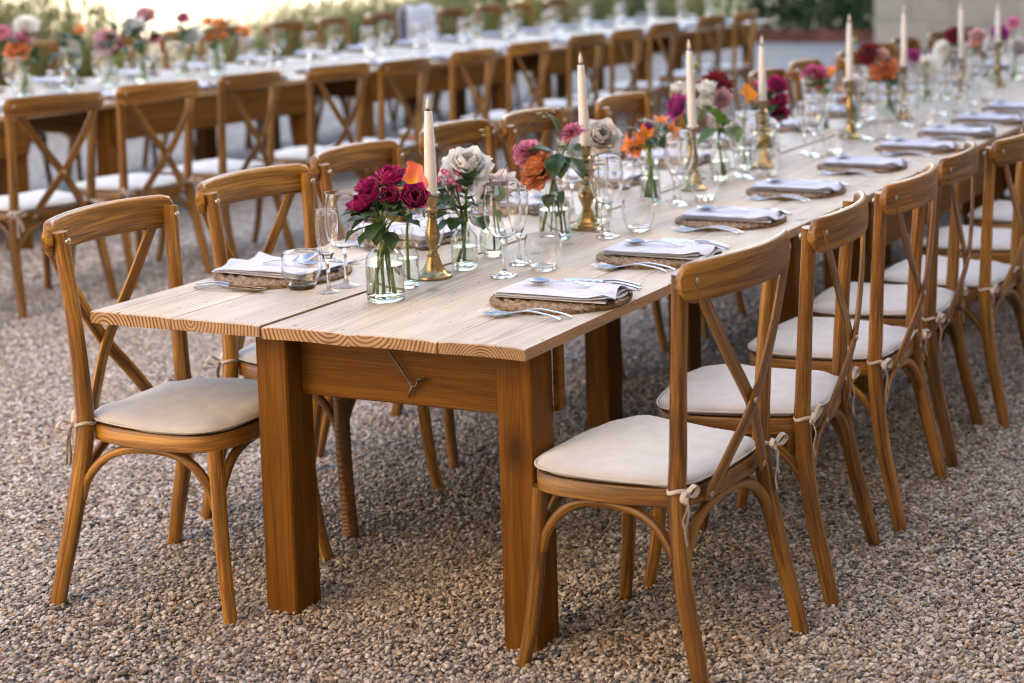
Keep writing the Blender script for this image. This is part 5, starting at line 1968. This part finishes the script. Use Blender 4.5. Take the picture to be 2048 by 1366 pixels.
flower('openrose', 'grey_rose', 'F', (-.600, 1.473, .982), .112, 'large greige rose right of the second candle', 'rose', (.55, -.65, .5), 41, True, leaves=2)
# alstroemeria
for i, (x, y, z, s, f, mt) in enumerate([(-.687, 1.799, .903, .080, (-.5, -.7, .2), 'orange'), (-.645, 1.80, .905, .075, (0, -.9, -.1), 'orange'), (-.631, 1.821, .932, .080, (.3, -.8, .4), 'orange'), (-.586, 1.843, .983, .062, (.2, -.3, .9), 'apricot'), (-.550, 1.852, .947, .070, (.8, -.4, .3), 'apricot'), (-.66, 1.79, .885, .06, (-.2, -.8, -.4), 'orange')]):
    flower('lily', mt, 'G', (x, y, z), s, ['orange alstroemeria at the far left of the ribbed bottle', 'orange alstroemeria low in front of the ribbed bottle', 'orange alstroemeria in the middle of the ribbed bottle', 'apricot alstroemeria at the top of the ribbed bottle', 'apricot alstroemeria reaching right from the ribbed bottle', 'orange alstroemeria hanging lowest at the ribbed bottle'][i], 'alstroemeria', f, 50 + i, False, leaves=1)
sprig('G', [((-.62, 1.82, .93), (.6, -.5, -.1)), ((-.60, 1.83, .96), (-.6, -.3, .5)), ((-.59, 1.84, .93), (.5, -.6, -.4)), ((-.65, 1.81, .94), (-.5, -.4, .5))], 'grey green leaves among the alstroemeria', 16, 'leaf', L=.07, W=.014)
flower('rose', 'purple', 'S', (-.735, 2.25, .985), .075, 'violet pink rose below the white lisianthus buds', 'rose', (-.4, -.7, .4), 61)
flower('rose', 'purple', 'G', (-.64, 1.84, .958), .032, 'tiny violet pink bloom above the alstroemeria', 'rose', (0, -.7, .6), 60)
for i, (x, y, z, s, mt) in enumerate([(-.735, 2.28, 1.04, .042, 'white'), (-.70, 2.29, 1.03, .044, 'white'), (-.64, 2.32, 1.035, .056, 'white'), (-.645, 2.31, .985, .056, 'white')]):
    flower('bud', mt, 'S', (x, y, z), s, ['white lisianthus bud at the upper left of the third candle', 'white lisianthus bud between two others', 'round white lisianthus at the foot of the third candle', 'lower round white lisianthus at the foot of the third candle'][i], 'lisianthus', (0, -.4, .9), 64 + i)
flower('dahlia', 'burgundy', 'H', (-.665, 2.44, 1.045), .135, 'dark red dahlia behind the third candle', 'dahlia', (.3, -.8, .4), 71)
flower('peony', 'palepink', 'H', (-.635, 2.42, 1.005), .085, 'pale pink bloom below the dark red dahlia', 'pink bloom', (.3, -.7, .5), 72)
sprig('H', [((-.60, 2.36, .90), (-.2, -.5, .8)), ((-.59, 2.36, .90), (.6, -.6, -.2)), ((-.61, 2.36, .89), (-.5, -.7, -.2)), ((-.595, 2.355, .905), (.3, -.6, .3))], 'big fresh green leaves standing clear of the flowers', 17, 'leaf_light', L=.115, W=.042)
calla('I', (-.638, 2.66, .985), .075, 'yellow orange calla by the fourth candle', 'yellow', face=(.8, -.5))
J = VLIST['J']
for i, (x, y, z, s, k, mt, lab, cat) in enumerate([
        ('J', (-.745, 3.02, .995), 0, .062, 'dahlia', 'rosepink', 'dark pink flower at the foot of the fourth candle', 'pink bloom'),
        ('J', (-.672, 3.04, .993), 0, .062, 'rose', 'magenta', 'magenta rose at the top of the jar by the fourth candle', 'rose'),
        ('J', (-.66, 3.03, .93), 0, .056, 'rose', 'magenta', 'magenta rose at the right of the jar by the fourth candle', 'rose'),
        ('J', (-.66, 3.03, .885), 0, .058, 'rose', 'magenta', 'lowest magenta rose of the jar by the fourth candle', 'rose'),
        ('J', (-.720, 3.02, .930), 0, .066, 'peony', 'pink', 'pink bloom among the magenta roses by the fourth candle', 'pink bloom'),
        ('K', (-.785, 3.742, .975), 0, .110, 'openrose', 'rosepink', 'large rose pink flower left of the fifth candle', 'rose'),
        ('K', (-.717, 3.769, .985), 0, .062, 'lily', 'orange', 'orange lily left of the fifth candle', 'lily'),
        ('K', (-.800, 3.73, .945), 0, .060, 'rose', 'white', 'small white rose under the rose pink flower', 'rose'),
        ('L', (-.763, 4.063, .885), 0, .072, 'lily', 'apricot', 'apricot lily below the fifth candle', 'lily'),
        ('L', (-.720, 4.059, .900), 0, .085, 'rose', 'blush', 'blush rose below the fifth candle', 'rose'),
        ('L', (-.757, 4.059, .829), 0, .065, 'lily', 'orange', 'low orange lily below the fifth candle', 'lily'),
        ('M', (-.735, 4.322, 1.033), 0, .140, 'dahlia', 'burgundy', 'dark red dahlia just right of the fifth candle', 'dahlia'),
        ('M', (-.680, 4.342, .957), 0, .145, 'peony', 'apricot', 'coral peony under the dark red dahlia', 'peony'),
        ('M', (-.685, 4.343, 1.015), 0, .085, 'peony', 'palepink', 'pale pink flower on top of the coral peony', 'pink bloom'),
        ('N', (-.676, 4.999, .925), 0, .165, 'dahlia', 'white', 'big white dahlia right of the sixth candle', 'dahlia'),
        ('N', (-.735, 4.98, .968), 0, .055, 'rose', 'purple', 'small violet pink rose left of the big white dahlia', 'rose'),
        ('O', (-.680, 5.318, .984), 0, .145, 'dahlia', 'white', 'second white dahlia, behind the big one', 'dahlia'),
        ('O', (-.620, 5.347, 1.054), 0, .128, 'dahlia', 'burgundy', 'farthest dark red dahlia, under the seventh candle', 'dahlia'),
        ('P', (-.628, 5.759, .982), 0, .080, 'lily', 'apricot', 'apricot lily right of the farthest dark red dahlia', 'lily'),
        ('P', (-.617, 5.768, 1.023), 0, .075, 'rose', 'palepink', 'pale pink rose above the far apricot lily', 'rose'),
        ('Q', (-.651, 6.208, .953), 0, .100, 'rose', 'white', 'cream rose near the right edge of the picture', 'rose'),
        ('Q', (-.612, 6.228, 1.009), 0, .082, 'rose', 'purple', 'violet pink rose above the far cream rose', 'rose'),
        ('R', (-.624, 6.558, 1.058), 0, .105, 'dahlia', 'pink', 'bright pink dahlia at the right edge of the picture', 'dahlia'),
        ('R', (-.584, 6.557, .910), 0, .095, 'rose', 'blush', 'pale rose at the right edge of the picture', 'rose')]):
    flower(k, mt, x, y, s, lab, cat, (.25 if i % 2 else -.1, -.75, .55), 80 + i, False, leaves=2)
sprig('M', [((-.64, 4.34, .90), (.8, -.5, .1)), ((-.62, 4.34, .89), (.7, -.6, -.2)), ((-.66, 4.33, .89), (-.5, -.7, .1)), ((-.63, 4.33, .90), (.3, -.9, 0))], 'dark green leaves under the coral peony', 18, L=.11, W=.035)
sprig('K', [((-.74, 3.73, .93), (.5, -.6, .4)), ((-.75, 3.73, .92), (-.5, -.5, .5)), ((-.73, 3.73, .91), (.4, -.8, 0))], 'light green leaves under the rose pink flower', 19, 'leaf_light', L=.10, W=.022)
sprig('L', [((-.69, 4.06, .83), (.6, -.6, .1)), ((-.70, 4.06, .82), (-.1, -.9, -.1)), ((-.68, 4.06, .84), (.4, -.6, .5))], 'grey green round leaves right of the apricot lilies', 20, 'leaf', L=.09, W=.035)
sprig('J', [((-.71, 3.0, .90), (-.3, -.8, -.1)), ((-.69, 3.0, .91), (.4, -.8, -.2)), ((-.72, 3.0, .95), (-.5, -.3, .6)), ((-.70, 3.01, .94), (.3, -.5, .6))], 'dark leaves among the magenta roses by the fourth candle', 22, L=.07, W=.024)
def poppy_head(x, y, z, vase, label):
    vk, vx, vy = VLIST[vase][:3]
    foot = Vector((vx, vy, T + .02))
    t = thing('flower_bud', label, 'flower bud', tuple(foot))
    p = Vector((x, y, z)) - foot
    mb = lathe([(.0003, -.016), (.009, -.013), (.014, -.003), (.013, .006), (.007, .013), (.0003, .015)], 14)
    mb.xf(Matrix.Translation(p))
    part('bud_head', mb.mesh('bud_head', M['sepal']), t)
    part('stem', sweep(spline([(0, 0, 0), Vector((vx, vy, T + NECK[vk])) - foot, p], 12), .0016, .0016, ref=(1, 0, 0), n=6).mesh('stem', M['stem']), t)
poppy_head(-.675, 2.30, 1.125, 'S', 'round green flower bud left of the third candle')
poppy_head(-.80, 4.30, 1.085, 'M', 'round green flower bud left of the fifth candle')

# flowers of the back table, out of focus
T2V = [('jar', -5.62, 4.10, 'left jar of pink and white flowers on the back table'), ('bottle', -5.65, 4.47, 'bottle with a small white flower on the back table'), ('jar', -5.63, 4.74, 'jar with a coral pink dahlia on the back table'),
       ('bud', -5.66, 5.03, 'bud vase with pale pink and white flowers on the back table'), ('bottle', -5.66, 5.38, 'bottle with a pink flower over dark leaves on the back table'), ('jar', -5.66, 5.68, 'jar of orange lilies on the back table'),
       ('tallribbed', -5.72, 7.4, 'ribbed bottle near the middle of the back table'), ('jar', -5.80, 9.4, 'clear jar near the right end of the back table')]
for kind, x, y, lab in T2V:
    v = thing('vase', lab, 'vase', (x, y, T + .0004), 0, 'glass vases on the back table')
    part('vase_glass', VASE[kind][0], v)
    part('water', VASE[kind][1], v)
VLIST.update({'T%d' % i: v for i, v in enumerate(T2V)})
for i, nm in enumerate(('left jar', 'bottle with the small white flower', 'jar with the coral pink dahlia', 'bud vase of pale pink and white roses', 'bottle with the pink flower', 'jar of orange lilies')):
    vx, vy = T2V[i][1:3]
    rg = random.Random(i)
    sprig('T%d' % i, [((vx + rg.uniform(-.07, .07), vy + rg.uniform(-.09, .09), T + rg.uniform(.19, .34)), (rg.uniform(-1, 1), rg.uniform(-1, .4), rg.uniform(-.3, .8))) for _ in range(11)], 'leafy greens in the %s on the back table' % nm, 70 + i, L=.085, W=.032)
for i, (vi, pos, s, k, mt, lab, cat) in enumerate([
        (0, (-5.65, 4.00, 1.09), .09, 'dahlia', 'pink', 'pink flower at the left edge on the back table', 'pink bloom'),
        (0, (-5.62, 4.10, 1.05), .11, 'dahlia', 'pink', 'bright pink dahlia on the back table', 'dahlia'),
        (0, (-5.65, 4.158, 1.123), .14, 'dahlia', 'white', 'white dahlia above the bright pink one on the back table', 'dahlia'),
        (1, (-5.65, 4.469, .983), .11, 'dahlia', 'white', 'small white flower low on the back table', 'dahlia'),
        (2, (-5.65, 4.736, 1.018), .14, 'dahlia', 'palepink', 'coral pink dahlia on the back table', 'dahlia'),
        (2, (-5.65, 4.778, .951), .075, 'rose', 'magenta', 'magenta bloom under the coral pink dahlia', 'rose'),
        (3, (-5.65, 5.063, 1.13), .085, 'rose', 'palepink', 'pale pink rose standing tall on the back table', 'rose'),
        (3, (-5.65, 4.969, 1.07), .09, 'rose', 'white', 'white rose beside the tall pale pink one', 'rose'),
        (4, (-5.65, 5.378, 1.098), .085, 'dahlia', 'rosepink', 'pink flower over dark leaves on the back table', 'pink bloom'),
        (5, (-5.65, 5.597, 1.055), .085, 'lily', 'orange', 'orange lily at the top left of its jar on the back table', 'lily'),
        (5, (-5.65, 5.709, 1.03), .11, 'lily', 'orange', 'largest orange lily on the back table', 'lily'),
        (5, (-5.65, 5.942, .97), .10, 'lily', 'orange', 'orange lily reaching right on the back table', 'lily'),
        (5, (-5.65, 5.60, .951), .09, 'lily', 'orange', 'orange lily low at the left of its jar on the back table', 'lily'),
        (5, (-5.65, 5.72, .95), .09, 'lily', 'apricot', 'apricot lily in front of the orange lilies', 'lily'),
        (0, (-5.58, 4.02, .98), .09, 'rose', 'apricot', 'apricot rose low at the left edge of the back table', 'rose'),
        (1, (-5.62, 4.52, 1.06), .08, 'lily', 'apricot', 'apricot lily above the small white flower on the back table', 'lily'),
        (2, (-5.60, 4.68, .96), .08, 'rose', 'palepink', 'pale pink rose left of the coral pink dahlia', 'rose'),
        (3, (-5.62, 5.10, .99), .08, 'dahlia', 'pink', 'low pink dahlia between the tall roses on the back table', 'dahlia'),
        (4, (-5.62, 5.42, .98), .08, 'rose', 'white', 'white rose under the pink flower on the back table', 'rose')]):
    flower(k, mt, T2V[vi][:3], pos, s * 1.12, lab, cat, (.4, -.6, .6), 120 + i, False, leaves=4)

# white cloth over a far chair's back
def draped_cloth():
    mb = MB()
    nx, nz = 14, 14
    V, F = [], []
    for j in range(nz + 1):
        s = -1 + 2 * j / nz
        for i in range(nx + 1):
            u = -1 + 2 * i / nx
            y = u * (.21 + .03 * abs(s))
            z = .975 - .42 * abs(s) ** 1.1
            x = math.copysign(.03 + .045 * abs(s) + .012 * math.sin(u * 9 + s * 2) * abs(s), s)
            V.append((x, y, z + .01 * math.sin(u * 5)))
    n = nx + 1
    for j in range(nz):
        for i in range(nx):
            a = j * n + i
            F.append((a, a + 1, a + n + 1, a + n))
    mb.add(V, F)
    o = link('draped_cloth', mb.mesh('draped_cloth', M['cloth']), None, (-6.66 - .12 + .03, 9.47, 0), (0, 0, .02))
    tag(o, 'white cloth draped over a chair back on the far side of the back table', 'cloth')
    md = o.modifiers.new('thick', 'SOLIDIFY')
    md.thickness = .006
draped_cloth()
